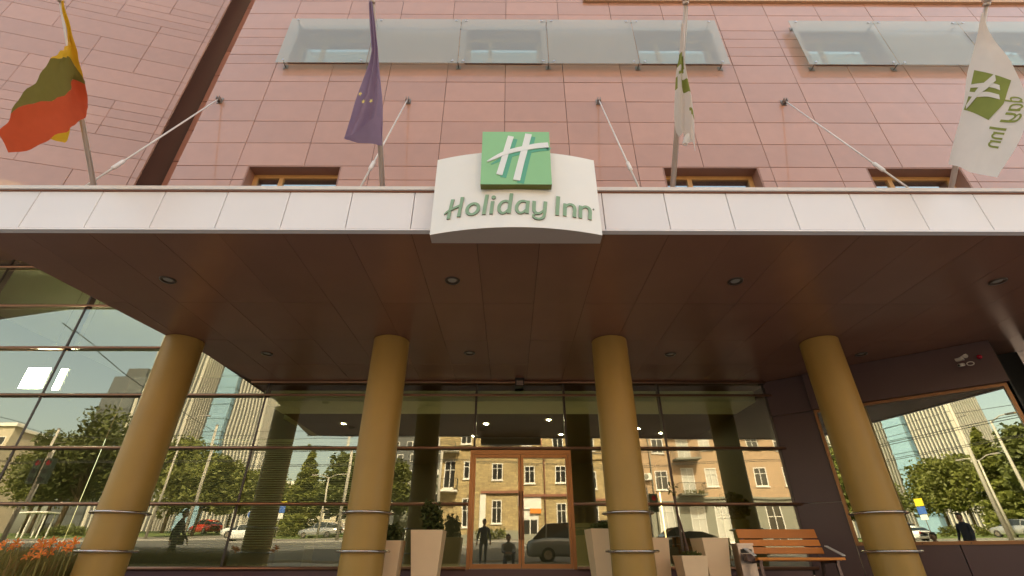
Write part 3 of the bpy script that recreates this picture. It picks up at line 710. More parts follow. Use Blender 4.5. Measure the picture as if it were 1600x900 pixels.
# ------------------------------------------------------------------ glass sunscreens before the upper windows
def sunscreen(x0, n, w, label):
    y = 5.75; z0, z1 = 8.29+0.5, 9.73+0.5
    t = thing('glass_sunscreen', (x0, y, z0), label, 'glass screen', 'glass sunscreens on the hotel front')
    for i in range(n):
        a, b = x0 + i*w + 0.006, x0 + (i+1)*w - 0.006
        gb = MB().box(a, b, y, y+0.014, z0, z1); gb.mi = [1, 1, 0, 1, 1, 1]; pm = gb.build('pane', ['screen_glass', 'clear_glass'], t)
        bb = MB()
        for bx in (a+0.14 if i == 0 else a+0.10, b-0.10 if i < n-1 else b-0.14):
            for bz in (z0+0.06, z1-0.06): bb.tube([(bx, y-0.012, bz), (bx, y-0.001, bz)], 0.022, 12)
        bb.build('bolt', 'steel', pm)
    for i in range(n+1):
        bx = x0 + i*w + (0.14 if i == 0 else (-0.14 if i == n else 0))
        for bz in (z0+0.06, z1-0.06):
            br = MB(); br.tube([(bx, y+0.016, bz), (bx, FY-0.002, bz-0.01)], 0.012, 8)
            if 0 < i < n: br.box(bx-0.12, bx+0.12, y+0.016, y+0.026, bz-0.012, bz+0.012)
            br.box(bx-0.05, bx+0.05, FY-0.008, FY-0.0025, bz-0.06, bz+0.05)
            br.build('bracket', 'steel_dark', t)
sunscreen(-4.56, 5, 1.766, 'left row of five pale glass sunscreen panes on the tiled wall')
sunscreen(5.80, 4, 1.766, 'right row of pale glass sunscreen panes running out of the picture')

# ------------------------------------------------------------------ stay rods, flagpoles
RX = [-5.40, -1.91, 1.64, 5.10]; rl_ = ['leftmost thin stay rod, passing behind the yellow green and red flag', 'thin stay rod beside the purple flag', 'thin stay rod right of the sign', 'rightmost thin stay rod, above the right lower window']
for x, lab in zip(RX, rl_):
    t = thing('stay_rod', (x, 4.41, FZ), lab + ', from canopy to wall', 'stay rod', 'stay rods holding the canopy')
    A, B = Vector((x, 4.43, FZ-0.05)), Vector((x, FY-0.06, 7.83)); d = (B-A).normalized()
    MB().tube([A, B], 0.0125, 8).build('rod', 'coping', t)
    m = A + (B-A)*0.23; MB().tube([m, m+d*0.03, m+d*0.24, m+d*0.27], [0.014, 0.027, 0.027, 0.014], 10).build('turnbuckle', 'coping', t)
    ab = MB(); ab.box(x-0.05, x+0.05, FY-0.012, FY-0.003, 7.78, 7.92); ab.box(x-0.028, x-0.014, FY-0.1, FY-0.012, 7.80, 7.88); ab.box(x+0.014, x+0.028, FY-0.1, FY-0.012, 7.80, 7.88)
    ab.tube([(x-0.04, FY-0.06, 7.83), (x+0.04, FY-0.06, 7.83)], 0.012, 8); ab.build('anchor', 'steel_dark', t)
PX_ = [-5.07, -1.565, 1.98, 5.40]; pl = ['leftmost leaning flagpole, carrying the yellow green and red flag', 'leaning flagpole carrying the purple flag left of the sign', 'leaning flagpole carrying the furled white flag right of the sign', 'rightmost leaning flagpole with a ball top, carrying the open white flag']
for x, lab in zip(PX_, pl):
    A, B = Vector((x, 4.56, 4.20)), Vector((x, 3.02, 5.93)); d = (B-A).normalized()
    t = thing('flagpole', A, lab, 'flagpole', 'flagpoles along the canopy')
    MB().tube([A, A+(B-A)*0.6, B], [0.030, 0.026, 0.020], 14).build('pole', 'pole_paint', t)
    fb = MB(); fb.tube([B-d*0.01, B+d*0.02], 0.034, 14); fb.sphere(B + d*0.065, 0.052, 14, 10); fb.build('finial', 'pole_paint', t)
    MB().tube([A + d*0.25 + Vector((0.034, 0, 0)), A.lerp(B, 0.5) + Vector((0.036, -0.006, -0.006)), B - d*0.03 + Vector((0.026, 0, 0))], 0.004, 5).build('halyard', 'cloth_white', t)
    MB().tube([A-d*0.02, A+d*0.05], 0.05, 14).build('socket', 'steel', t)

# ------------------------------------------------------------------ flags
def resample(pl, n):
    P = [Vector(p) for p in pl]; L = [0]
    for a, b in zip(P[:-1], P[1:]): L.append(L[-1] + max((b-a).length, 1e-6))
    out = []
    for i in range(n+1):
        s = L[-1]*i/n; j = 0
        while j < len(L)-2 and L[j+1] < s: j += 1
        t = (s - L[j])/(L[j+1]-L[j]); out.append(P[j]*(1-t) + P[j+1]*t)
    return out
def coons(top, bottom, left, right, nu, nv):
    """grid[j][i]: j from top to bottom, i from left to right"""
    T, Bm, Lf, Rt = resample(top, nu), resample(bottom, nu), resample(left, nv), resample(right, nv)
    g = []
    for j in range(nv+1):
        v = j/nv; row = []
        for i in range(nu+1):
            u = i/nu
            p = T[i]*(1-v) + Bm[i]*v + Lf[j]*(1-u) + Rt[j]*u - (T[0]*(1-u)*(1-v) + T[-1]*u*(1-v) + Bm[0]*(1-u)*v + Bm[-1]*u*v)
            row.append(p)
        g.append(row)
    return g
def sheet(mb, g, dy, mi):
    """cloth grid; dy(u, v, x, z) is the depth of the folds towards the street"""
    nv, nu = len(g)-1, len(g[0])-1
    v = [(p.x, p.y + dy(i/nu, j/nv, p.x, p.z), p.z) for j, row in enumerate(g) for i, p in enumerate(row)]
    mb.add(v, [(j*(nu+1)+i, (j+1)*(nu+1)+i, (j+1)*(nu+1)+i+1, j*(nu+1)+i+1) for j in range(nv) for i in range(nu)], mi, True)
# 1: yellow, green, red
def w1(u, v, x, z): return 0.016*sin((x + z*0.75)*13) + 0.009*sin((x*0.6 - z)*31)
YR = [(-4.830, 3.133, 5.032), (-4.859, 3.215, 5.195), (-5.030, 3.361, 5.443), (-4.985, 3.430, 5.368), (-4.916, 3.517, 5.272)]
GR = [(-4.976, 3.221, 4.319), (-4.888, 3.254, 4.492), (-4.893, 3.366, 4.710), (-4.926, 3.510, 5.018), (-5.030, 3.527, 5.262), (-4.896, 3.573, 5.211)]
mb = MB()
sheet(mb, coons([(-4.993, 2.987, 5.851), (-4.963, 2.982, 5.855)], YR, [(-4.993, 2.987, 5.851), (-5.004, 3.136, 5.688), (-5.014, 3.261, 5.552), (-4.868, 3.165, 5.243), (-4.830, 3.133, 5.032)], [(-4.963, 2.982, 5.855), (-4.946, 3.181, 5.640), (-4.935, 3.361, 5.443), (-4.916, 3.517, 5.272)], 14, 22), w1, 0)
sheet(mb, coons(YR, GR, [(-4.830, 3.133, 5.032), (-4.895, 3.158, 4.674), (-4.976, 3.221, 4.319)], [(-4.916, 3.517, 5.272), (-4.896, 3.550, 5.237), (-4.896, 3.573, 5.211)], 22, 14), w1, 1)
sheet(mb, coons(GR, [(-4.986, 3.427, 3.976), (-4.935, 3.488, 4.110), (-4.888, 3.543, 4.251), (-4.860, 3.651, 4.551), (-4.897, 3.683, 4.731), (-4.909, 3.750, 4.881), (-4.908, 3.743, 5.025)], [(-4.976, 3.221, 4.319), (-5.014, 3.265, 4.097), (-4.986, 3.427, 3.976)], [(-4.896, 3.573, 5.211), (-4.899, 3.662, 5.113), (-4.908, 3.743, 5.025)], 26, 14), w1, 2)
sheet(mb, coons([(-5.107, 3.310, 5.221), (-5.179, 3.474, 5.549)], [(-5.090, 3.699, 4.505), (-5.196, 3.929, 4.690), (-5.184, 3.896, 4.834)], [(-5.107, 3.310, 5.221), (-5.090, 3.699, 4.505)], [(-5.179, 3.474, 5.549), (-5.184, 3.896, 4.834)], 8, 12), lambda u, v, x, z: w1(u, v, x, z)*0.5 + 0.03, 0)
single(mb, 'flag', ['cloth_yellow', 'cloth_green', 'cloth_red'], (-5.07, 3.2, 5.6), 'yellow green and red striped flag blowing left on the leftmost pole', 'flag', 'flags over the entrance')
# 2: purple, drooping
def w2_(u, v, x, z): return 0.042*sin(u*15 + v*7)*(0.35 + 0.65*v) - 0.02
TL2 = [(-1.579, 2.987, 5.851), (-1.586, 3.136, 5.688), (-1.584, 3.338, 5.468), (-1.613, 3.407, 5.393), (-1.720, 3.592, 5.190), (-1.872, 3.829, 4.930), (-1.970, 3.955, 4.792)]
g2 = coons([(-1.579, 2.987, 5.851), (-1.543, 2.982, 5.855)], [(-1.970, 3.955, 4.792), (-1.888, 3.974, 4.770), (-1.760, 3.984, 4.760), (-1.520, 4.008, 4.733)], TL2, [(-1.543, 2.982, 5.855), (-1.522, 3.136, 5.688), (-1.502, 3.316, 5.493), (-1.500, 3.453, 5.343), (-1.491, 3.686, 5.087), (-1.520, 4.008, 4.733)], 30, 40)
mb = MB(); sheet(mb, g2, w2_, 0)
fl2 = single(mb, 'flag', ['cloth_blue'], (-1.565, 3.2, 5.6), 'faded purple blue flag with yellow stars hanging limp beside the sign', 'flag', 'flags over the entrance')
fold = coons([(-1.919, 3.880, 4.721), (-1.783, 3.826, 4.756), (-1.644, 3.768, 4.817), (-1.513, 3.726, 4.907)], [(-1.933, 3.899, 4.722), (-1.772, 3.929, 4.690), (-1.639, 3.943, 4.675), (-1.506, 3.978, 4.680)], [(-1.919, 3.880, 4.721), (-1.933, 3.899, 4.722)], [(-1.513, 3.726, 4.907), (-1.506, 3.978, 4.680)], 16, 8)
mb = MB(); sheet(mb, fold, lambda u, v, x, z: 0.015*sin(u*6), 0); mb.build('folded_corner', 'cloth_blue', fl2)
for sx, sy_, sz in [(-1.705, 3.540, 5.045), (-1.675, 3.596, 4.986), (-1.587, 3.591, 4.991)]:
    sb = MB(); vs = []
    for k in range(10):
        r = 0.044 if k % 2 == 0 else 0.018; a_ = pi/2 + k*pi/5 + sx*9
        vs.append((sx + 0.6*r*cos(a_), sy_ + 0.004, sz + r*sin(a_)))
    sb.add(vs + [(sx, sy_, sz)], [(k, (k+1) % 10, 10) for k in range(10)]); sb.build('star', 'cloth_star', fl2)
# 3: white, furled
def w3(u, v, x, z): return 0.040*sin(u*11 + v*3)*(0.3 + 0.7*v) - 0.02
g3 = coons([(1.917, 3.127, 5.698), (1.939, 3.127, 5.698)], [(1.992, 3.950, 4.797), (2.042, 3.930, 4.819), (2.111, 3.994, 4.749), (2.167, 4.018, 4.722), (2.208, 4.043, 4.695)], [(1.917, 3.127, 5.698), (1.923, 3.361, 5.443), (1.904, 3.453, 5.343), (1.911, 3.639, 5.139), (1.920, 3.781, 4.983), (1.948, 3.901, 4.851), (1.992, 3.950, 4.797)], [(1.939, 3.127, 5.698), (1.969, 3.316, 5.493), (1.997, 3.430, 5.368), (2.048, 3.545, 5.242), (2.097, 3.639, 5.139), (2.152, 3.781, 4.983), (2.208, 4.043, 4.695)], 18, 36)
mb = MB(); sheet(mb, g3, w3, 0)
def band(j0, j1, i0, i1, mi):
    for k in range(len(mb.f)):
        j, i = divmod(k, 18)
        if j0 <= j < j1 and i0 <= i < i1: mb.mi[k] = mi
band(9, 13, 0, 14, 1); band(16, 20, 6, 18, 1); band(13, 14, 9, 13, 1); band(14, 15, 6, 10, 1); band(15, 16, 3, 7, 1); band(16, 20, 0, 2, 1); band(25, 26, 13, 17, 1); band(26, 27, 14, 18, 1)
fl3 = single(mb, 'flag', ['cloth_white', 'print_green'], (1.98, 3.3, 5.5), 'white hotel flag with green square hanging tightly furled right of the sign', 'flag', 'flags over the entrance')
curl = MB(); q3 = Vector([(2.046, 3.855, 4.726)][0])
curl.tube([q3 + Vector((-0.035, 0.02, -0.11)), q3 + Vector((-0.01, 0, -0.03)), q3 + Vector((0.03, 0.01, 0.05))], [0.030, 0.034, 0.012], 12, caps=False)
curl.build('rolled_edge', 'cloth_white', fl3)
# 4: white, spread
def w4(x, z): return 0.022*sin((x*0.9 - z*0.6)*10) + 0.012*sin((x*1.2 + z*0.35)*27)
mb = MB(); g4 = coons([(5.294, 3.030, 5.803), (5.326, 3.022, 5.813)], [(5.281, 4.132, 4.597), (5.208, 3.931, 4.281), (5.237, 3.792, 4.035)], [(5.294, 3.030, 5.803), (5.300, 3.226, 5.591), (5.279, 3.453, 5.343), (5.272, 3.709, 5.061), (5.271, 3.901, 4.851), (5.281, 4.132, 4.597)], [(5.326, 3.022, 5.813), (5.438, 3.188, 5.473), (5.480, 3.252, 5.040), (5.462, 3.266, 4.585), (5.356, 3.456, 4.325), (5.287, 3.662, 4.149), (5.237, 3.792, 4.035)], 34, 44)
sheet(mb, g4, lambda u, v, x, z: w4(x, z), 0)
fl4 = single(mb, 'flag', ['cloth_white'], (5.4, 3.3, 5.5), 'white flag with green square and green lettering spread open on the rightmost pole', 'flag', 'flags over the entrance')
# the print is laid out on the cloth itself: a along the fly, b down the hoist
_c4 = [Vector(p) for p in mb.v]
def on4(a, b, h):
    fa, fb = min(max(a, 0), 0.999)*34, min(max(b, 0), 0.999)*44; i, j = int(fa), int(fb); fa -= i; fb -= j
    c = lambda ii, jj: _c4[jj*35 + ii]
    p = (c(i, j)*(1-fa) + c(i+1, j)*fa)*(1-fb) + (c(i, j+1)*(1-fa) + c(i+1, j+1)*fa)*fb
    n_ = (c(i+1, j) - c(i, j)).cross(c(i, j+1) - c(i, j))
    n_ = n_.normalized() if n_.length > 1e-9 else Vector((0, -1, 0))
    if n_.x > 0: n_ = -n_
    return p + n_*h
sq = [(0.15, 0.367), (0.85, 0.45), (0.517, 0.70), (0.03, 0.65)]
def lin(a, b, t): return (a[0]*(1-t)+b[0]*t, a[1]*(1-t)+b[1]*t)
mb = MB(); N4 = 30; vv = []
for j in range(N4+1):
    for i in range(N4+1):
        q_ = lin(lin(sq[0], sq[1], i/N4), lin(sq[3], sq[2], i/N4), j/N4); vv.append(on4(q_[0], q_[1], 0.006))
mb.add(vv, [(j*(N4+1)+i, (j+1)*(N4+1)+i, (j+1)*(N4+1)+i+1, j*(N4+1)+i+1) for j in range(N4) for i in range(N4)], 0, True)
es = mb.build('emblem_square', 'print_green', fl4)
def f4(u, v, h): return on4(u, v, 0.011 + h)
mb = MB()
for si, (pp, ww) in enumerate([([(0.09, 0.483), (0.25, 0.483), (0.467, 0.483), (0.64, 0.50)], [0.024, 0.03, 0.032, 0.034]), ([(0.02, 0.535), (0.2, 0.55), (0.417, 0.55), (0.60, 0.567)], [0.034]*4), ([(0.583, 0.433), (0.4, 0.483), (0.233, 0.533), (0.067, 0.633)], [0.045, 0.055, 0.05, 0.03])]):
    p_, w_ = smooth(pp, ww, 8); ribbon(mb, p_, w_, f4, 0.0015, lift=0.001*si, mi=(0, 0))
mb.build('emblem_letter', 'print_white', es)
def t4(u, v, h):
    b = 0.75 + (u - 4.64)*0.078; a = 0.80 + max(0.0, 0.75 - b)*0.62
    return on4(min(a - 0.215*v, 0.995), b - 0.017*v, 0.006 + h)
letter_objects(t4, fl4, ['print_green', 'print_green'], 0.0015, 1, 'letter', only=(4, 5, 6, 8, 9, 10))

# ------------------------------------------------------------------ bench, bin, planters
bn = thing('bench', (4.0, 7.7, 0), 'orange wooden slatted bench with dark metal legs against the plum wall', 'bench')
BX0, BX1 = 3.43, 4.62
for z0, z1, y in ((0.722, 0.845, 7.99), (0.620, 0.705, 7.955), (0.520, 0.604, 7.92)):
    MB().obox(((BX0+BX1)/2, y, (z0+z1)/2), (1,0,0), (0,1,-0.25), (0,0.25,1), (BX1-BX0)/2, 0.013, (z1-z0)/2).build('back_slat', 'bench_wood', bn)
for k in range(4):
    y = 7.50 + 0.10*k
    MB().box(BX0+0.02, BX1+0.04, y, y+0.088, 0.445 - 0.006*k, 0.476 - 0.006*k).build('seat_slat', 'bench_wood', bn)
for x in (BX0+0.06, BX1-0.06):
    lg = MB(); lg.bar((x, 7.53, 0.004), (x, 7.56, 0.44), 0.04, 0.03); lg.bar((x, 8.02, 0.004), (x, 7.90, 0.43), 0.04, 0.03); lg.bar((x, 7.90, 0.42), (x, 8.02, 0.83), 0.04, 0.02); lg.bar((x, 7.52, 0.428), (x, 7.92, 0.41), 0.04, 0.03)
    lg.build('leg', 'bench_metal', bn)
for x in (BX0-0.02, BX1+0.03):
    MB().bar((x, 7.50, 0.50), (x, 7.86, 0.62), 0.045, 0.012).build('armrest', 'arm_metal', bn)
MB().box(BX0-0.09, BX0+0.02, 7.60, 7.72, 0.43, 0.52).build('end_block', 'bench_metal', bn)
bi = thing('litter_bin', (3.38, 7.86, 0), 'polished steel litter bin standing left of the bench', 'bin')
MB().zprism([(3.31, 7.77), (3.53, 7.77), (3.53, 7.99), (3.31, 7.99)], 0.02, 0.63).build('body', 'bin_steel', bi)
tb = MB(); tb.box(3.30, 3.54, 7.76, 8.0, 0.632, 0.655); tb.build('lid', 'bin_steel', bi)
MB().box(3.34, 3.50, 7.762, 7.769, 0.53, 0.58).build('slot', 'black', bi)
def planter(x, y, wt_, wb, h, label, plant, rot=0.0):
    t = thing('planter', (x, y, 0), label, 'planter', 'tapered cream planters by the doors')
    t.rotation_euler = (0, 0, rot)
    a, b_, e = wt_/2, wb/2, 0.025
    vs = [(-b_,-b_,0.004),(b_,-b_,0.004),(b_,b_,0.004),(-b_,b_,0.004),(-a,-a,h),(a,-a,h),(a,a,h),(-a,a,h)]
    vs += [(-a+e,-a+e,h),(a-e,-a+e,h),(a-e,a-e,h),(-a+e,a-e,h),(-a+e,-a+e,h-0.06),(a-e,-a+e,h-0.06),(a-e,a-e,h-0.06),(-a+e,a-e,h-0.06)]
    fs = [(0,3,2,1)] + [(i, (i+1)%4, 4+(i+1)%4, 4+i) for i in range(4)] + [(4+i, 4+(i+1)%4, 8+(i+1)%4, 8+i) for i in range(4)] + [(8+i, 8+(i+1)%4, 12+(i+1)%4, 12+i) for i in range(4)]
    me = MB().add(vs, fs).mesh('pot', 'planter'); o = bpy.data.objects.new('pot', me); COL.objects.link(o); o.parent = t
    me = MB().add([(-a+e,-a+e,h-0.05),(a-e,-a+e,h-0.05),(a-e,a-e,h-0.05),(-a+e,a-e,h-0.05)], [(0,1,2,3)]).mesh('soil', 'soil'); o = bpy.data.objects.new('soil', me); COL.objects.link(o); o.parent = t
    return t
def leaf_cloud(mb, c, rad, n, size, rng, mi=0, drop=0.0, hollow=0.35):
    for _ in range(n):
        while True:
            d = Vector((rng.uniform(-1,1), rng.uniform(-1,1), rng.uniform(-1,1)))
            if hollow < d.length < 1: break
        p = Vector(c) + Vector((d.x*rad[0], d.y*rad[1], d.z*rad[2]))
        u = Vector((rng.gauss(0,1), rng.gauss(0,1), rng.gauss(0,0.6))).normalized(); w = u.cross(Vector((rng.gauss(0,1), rng.gauss(0,1), rng.gauss(0,1)))).normalized()
        s = size*rng.uniform(0.6, 1.4)
        mb.add([p - u*s, p + w*s*0.5, p + u*s, p - w*s*0.5], [(0,1,2,3)], mi)
rg = random.Random(3)
def bush(x, y, z, r, h, n, label, m='leaf_dark', leaf=0.035):
    t = thing('shrub', (x, y, z), label, 'shrub', 'shrubs in the planters')
    mb = MB()
    for k in range(5):
        leaf_cloud(mb, (x + rg.uniform(-r, r)*0.5, y + rg.uniform(-r, r)*0.5, z + h*(0.25 + 0.5*k/4)), (r*0.75, r*0.75, h*0.35), n//5, leaf, rg)
    mb.build('foliage', m, t)
    sb = MB()
    for k in range(4):
        an = k*1.7; sb.tube([(x, y, z), (x + 0.3*r*cos(an), y + 0.3*r*sin(an), z + h*0.6)], [0.01, 0.005], 6)
    sb.build('stem', 'stem', t)
planter(-1.78, 8.05, 0.36, 0.26, 0.695, 'shorter cream planter half behind the column left of the doors', None)
planter(-1.24, 8.15, 0.48, 0.33, 0.835, 'tall wide cream planter just left of the doors', None)
planter(1.44, 8.30, 0.44, 0.30, 0.86, 'tall cream planter just right of the doors behind the column', None, 0.1)
planter(2.22, 8.20, 0.34, 0.26, 0.735, 'narrow cream planter showing on the right of the third column', None, 0.1)
planter(2.58, 7.75, 0.37, 0.27, 0.50, 'lowest cream planter, with a bare stem growing in it', None, 0.05)
planter(3.03, 8.10, 0.41, 0.28, 0.73, 'tall cream planter between the lowest planter and the litter bin', None, 0.12)
bush(-1.78, 8.05, 0.64, 0.17, 0.28, 500, 'small dark shrub in the shorter planter by the left column')
bush(-1.24, 8.15, 0.78, 0.22, 0.46, 900, 'dark leafy shrub in the tall planter left of the doors')
bush(1.44, 8.30, 0.80, 0.18, 0.16, 350, 'low dark shrub in the planter right of the doors')
bush(2.58, 7.75, 0.45, 0.17, 0.10, 420, 'low trailing plant in the lowest planter', 'leaf', 0.022)
tr_ = thing('potted_tree', (2.62, 7.80, 0.45), 'thin bare stemmed tree standing in the lowest planter', 'tree')
MB().tube([(2.60, 7.80, 0.44), (2.58, 7.80, 0.56), (2.57, 7.81, 0.75), (2.53, 7.82, 1.05), (2.50, 7.83, 1.35)], [0.030, 0.027, 0.016, 0.013, 0.006], 8).build('trunk', 'stem', tr_)
mb = MB(); leaf_cloud(mb, (2.5, 7.83, 1.38), (0.10, 0.10, 0.12), 40, 0.03, rg); mb.build('crown', 'leaf_dark', tr_)
pb = thing('potted_bush', (4.62, 10.7, 0.28), 'round dim olive bush in a pot inside the glass behind the bench', 'plant')
MB().lathe((4.62, 10.7, 0.28), [(0.001, 0.004), (0.18, 0.004), (0.26, 0.85), (0.24, 0.85), (0.001, 0.80)], 20).build('pot', 'olive_box', pb)
mb = MB()
leaf_cloud(mb, (4.62, 10.7, 1.38), (0.34, 0.30, 0.27), 1300, 0.045, rg, hollow=0.2); mb.build('foliage', 'leaf_dark', pb)

# ------------------------------------------------------------------ daylily bed at the left
fb_ = thing('flower_bed', (-6.9, 7.3, 0), 'raised bed edge and soil under the orange daylilies at left', 'flower bed')
MB().box(-9.0, -5.92, 6.7, 8.4, 0.003, 0.12).build('soil', 'soil', fb_)
MB().box(-9.05, -5.88, 6.62, 6.69, 0.003, 0.16).build('edging', 'kerb', fb_)
mb = MB(); rg = random.Random(11)
for _ in range(5200):
    x, y = rg.uniform(-8.9, -5.98), rg.uniform(6.75, 8.3); h = rg.uniform(0.34, 0.64) * (0.94 if x > -6.3 else 1.0); az = rg.gauss(0.7, 1.3); ln = rg.uniform(0.06, 0.38)
    d = Vector((cos(az), 0.35*sin(az), 0)); s = Vector((-d.y, d.x, 0))*rg.uniform(0.004, 0.008)
    p0 = Vector((x, y, 0.1)); p1 = p0 + d*ln*0.35 + Vector((0,0,h*0.65)); p2 = p0 + d*ln + Vector((0,0,h - rg.uniform(0, 0.12)))
    mb.add([p0-s, p0+s, p1+s*0.9, p1-s*0.9, p2], [(0,1,2,3), (3,2,4)], 1 if rg.random() < 0.12 else 0)
tag(mb.build('daylily_leaves', ['blade', 'blade_dry']), 'dense green strap leaves of the daylily bed', 'plants', kind='stuff')
def petal_mesh():
    mb = MB()
    for k in range(6):
        a = k*pi/3; ca, sa = cos(a), sin(a); w = 0.55 if k % 2 else 0.8
        pts = [(0.0, 0.004, 0.0), (0.022, 0.016*w, 0.020), (0.050, 0.020*w, 0.036), (0.072, 0.003, 0.026)]
        L = [(r*ca - y*sa, r*sa + y*ca, z) for r, y, z in pts]; R = [(r*ca + y*sa, r*sa - y*ca, z) for r, y, z in pts]
        mb.add(L + R, [(i, i+1, 5+i, 4+i) for i in range(3)], 0, True)
    return mb.mesh('petals', ['petal'])
PM = petal_mesh()
CM = MB().lathe((0,0,0), [(0.001, 0.004), (0.012, 0.006), (0.004, 0.03), (0.001, 0.032)], 8).mesh('flower_centre', ['petal_core'])
fpos = [(-6.528, 0.593), (-6.472, 0.644), (-6.362, 0.607), (-6.275, 0.615), (-6.050, 0.593), (-6.016, 0.658), (-5.969, 0.629), (-5.953, 0.528), (-5.885, 0.644), (-5.874, 0.673), (-5.845, 0.543), (-5.708, 0.636), (-5.586, 0.658), (-5.591, 0.578), (-5.971, 0.500), (-6.102, 0.500), (-6.331, 0.658), (-5.767, 0.622), (-5.655, 0.593)]
ORD = 'first second third fourth fifth sixth seventh eighth ninth tenth eleventh twelfth thirteenth fourteenth fifteenth sixteenth seventeenth eighteenth nineteenth twentieth'.split()
for i, (fx_, fz_) in enumerate(fpos):
    y = 6.70 + 0.05*((i*7) % 6); k = y/6.9; fx_, fz_ = fx_*k, 0.5 + (fz_-0.5)*k
    t = thing('daylily_flower', (fx_, y, 0.12), 'open orange daylily flower above the strap leaves, %s counted from the left' % ORD[sorted(range(len(fpos)), key=lambda k_: fpos[k_][0]).index(i)], 'flower', 'orange daylilies in the bed')
    o = put(PM, 'petals', (fx_, y, fz_-0.02), t, (rg.uniform(0.7, 1.35), rg.uniform(-0.5, 0.5), 0.0)); s_ = rg.uniform(0.8, 1.15); o.scale = (s_, s_, s_)
    o2 = put(CM, 'flower_centre', (fx_, y, fz_-0.02), t); o2.rotation_euler = o.rotation_euler
    MB().tube([(fx_-0.02, y+0.05, 0.12), (fx_, y, fz_-0.018)], [0.004, 0.003], 5).build('stem', 'blade', t)

# ================================================================== the street mirrored in the glass
# ------------------------------------------------------------------ yellow brick house
def house_window(parent, x, z, w, h, yf, kind='plain', mframe='white_trim'):
    """window recess set in a wall whose face is at yf and looks to +Y"""
    t = 0.09; fr = MB(); ya, yb = yf-0.10, yf+0.012
    fr.box(x-w/2, x-w/2+t, ya, yb, z, z+h); fr.box(x+w/2-t, x+w/2, ya, yb, z, z+h); fr.box(x-w/2+t, x+w/2-t, ya, yb, z, z+t); fr.box(x-w/2+t, x+w/2-t, ya, yb, z+h-t, z+h)
    fr.box(x-0.035, x+0.035, ya, yb-0.02, z+t, z+h-t); fr.box(x-w/2+t, x+w/2-t, ya, yb-0.025, z+h*0.66, z+h*0.66+0.06)
    f = fr.build('window', mframe, parent)
    MB().box(x-w/2+t, x+w/2-t, yf-0.08, yf-0.06, z+t, z+h-t).build('pane', 'pale_pane' if kind == 'pale' else 'dark_pane', f)
    MB().box(x-w/2-0.08, x+w/2+0.08, yf, yf+0.10, z-0.10, z-0.004).build('sill', mframe, f)
    return f
def wall_holes(parent, x0, x1, z0, z1, yb, yf, holes, m, name='wall'):
    """front wall sheet with openings, from strips between the holes"""
    xs = sorted({x0, x1, *[h[0] for h in holes], *[h[1] for h in holes]}); zs = sorted({z0, z1, *[h[2] for h in holes], *[h[3] for h in holes]})
    mb = MB()
    for i in range(len(xs)-1):
        k = 0
        while k < len(zs)-1:
            def solid(kk): 
                cx, cz = (xs[i]+xs[i+1])/2, (zs[kk]+zs[kk+1])/2
                return not any(h[0] < cx < h[1] and h[2] < cz < h[3] for h in holes)
            if not solid(k): k += 1; continue
            j = k
            while j+1 < len(zs)-1 and solid(j+1): j += 1
            mb.box(xs[i], xs[i+1], yb, yf, zs[k], zs[j+1]); k = j+1
    return mb.build(name, m, parent)
YF = -34.0; GZ = 1.70
yb_ = thing('brick_house', (1.5, YF, GZ), 'yellow brick house across the street mirrored in the entrance doors', 'house')
wx = [-4.75, -1.2, 2.15, 5.5, 8.85]; wins = []
for x in wx:
    wins += [(x, 7.2, 1.15, 1.75), (x, 10.9, 1.15, 1.75), (x, 14.4, 1.15, 1.6)]
    if x not in (2.15,): wins.append((x, 3.25, 1.05, 2.2))
door_h = (0.9+0.55, 0.9+2.35, GZ+0.1, 5.0)
holes = [(x-w/2, x+w/2, z, z+h) for x, z, w, h in wins] + [(1.35, 3.05, GZ+0.1, 5.1), (-7.25, -6.05, 6.3, 9.0)]
wall_holes(yb_, -7.6, 10.6, GZ-0.3, 17.0, YF-0.35, YF, holes, 'yellow_brick')
MB().box(-7.6, 10.6, YF-11, YF-0.36, GZ-0.3, 16.9).build('body', 'yellow_brick', yb_)
for x, z, w, h in wins: house_window(yb_, x, z, w, h, YF, 'plain')
house_window(yb_, -6.65, 6.35, 1.2, 2.6, YF)
MB().box(-2.9, 10.65, YF+0.002, YF+0.22, 6.0, 6.22).build('cornice', 'rust_trim', yb_)
MB().box(-7.7, 10.7, YF+0.002, YF+0.14, 10.05, 10.2).build('string_course', 'yellow_brick', yb_)
MB().box(-2.95, -2.35, YF+0.002, YF+0.12, GZ-0.3, 6.0).build('pilaster', 'white_trim', yb_)
MB().box(-7.9, 10.9, YF-11, YF+0.5, 17.0, 17.3).build('cornice', 'white_trim', yb_)
MB().prism([(-7.9, 17.3), (10.9, 17.3), (8.5, 19.8), (-5.5, 19.8)], YF-10.8, YF+0.4).build('roof', 'rust_trim', yb_)
for x_ in (-5.9, 7.2):
    MB().box(x_-0.3, x_+0.3, YF+0.002, YF+0.10, 6.22, 16.9).build('pilaster', 'yellow_brick', yb_)
MB().tube([(3.75, YF+0.12, GZ), (3.75, YF+0.12, 16.9)], 0.06, 8).build('downpipe', 'rust_trim', yb_)
MB().box(-7.6, 10.6, YF+0.002, YF+0.08, GZ-0.3, 2.6).build('base_course', 'grey_plaster', yb_)
s_ = MB(); s_.box(1.35, 3.05, YF-0.12, YF-0.05, GZ+0.1, 5.1); sd = s_.build('door', 'white_trim', yb_)
MB().box(1.5, 2.15, YF-0.05, YF-0.03, GZ+0.4, 3.9).build('pane', 'dark_pane', sd); MB().box(2.25, 2.9, YF-0.05, YF-0.03, GZ+0.4, 3.9).build('pane', 'dark_pane', sd)
MB().box(1.05, 3.35, YF+0.02, YF+0.10, 4.9, 6.0).build('shop_sign', 'white_trim', yb_)
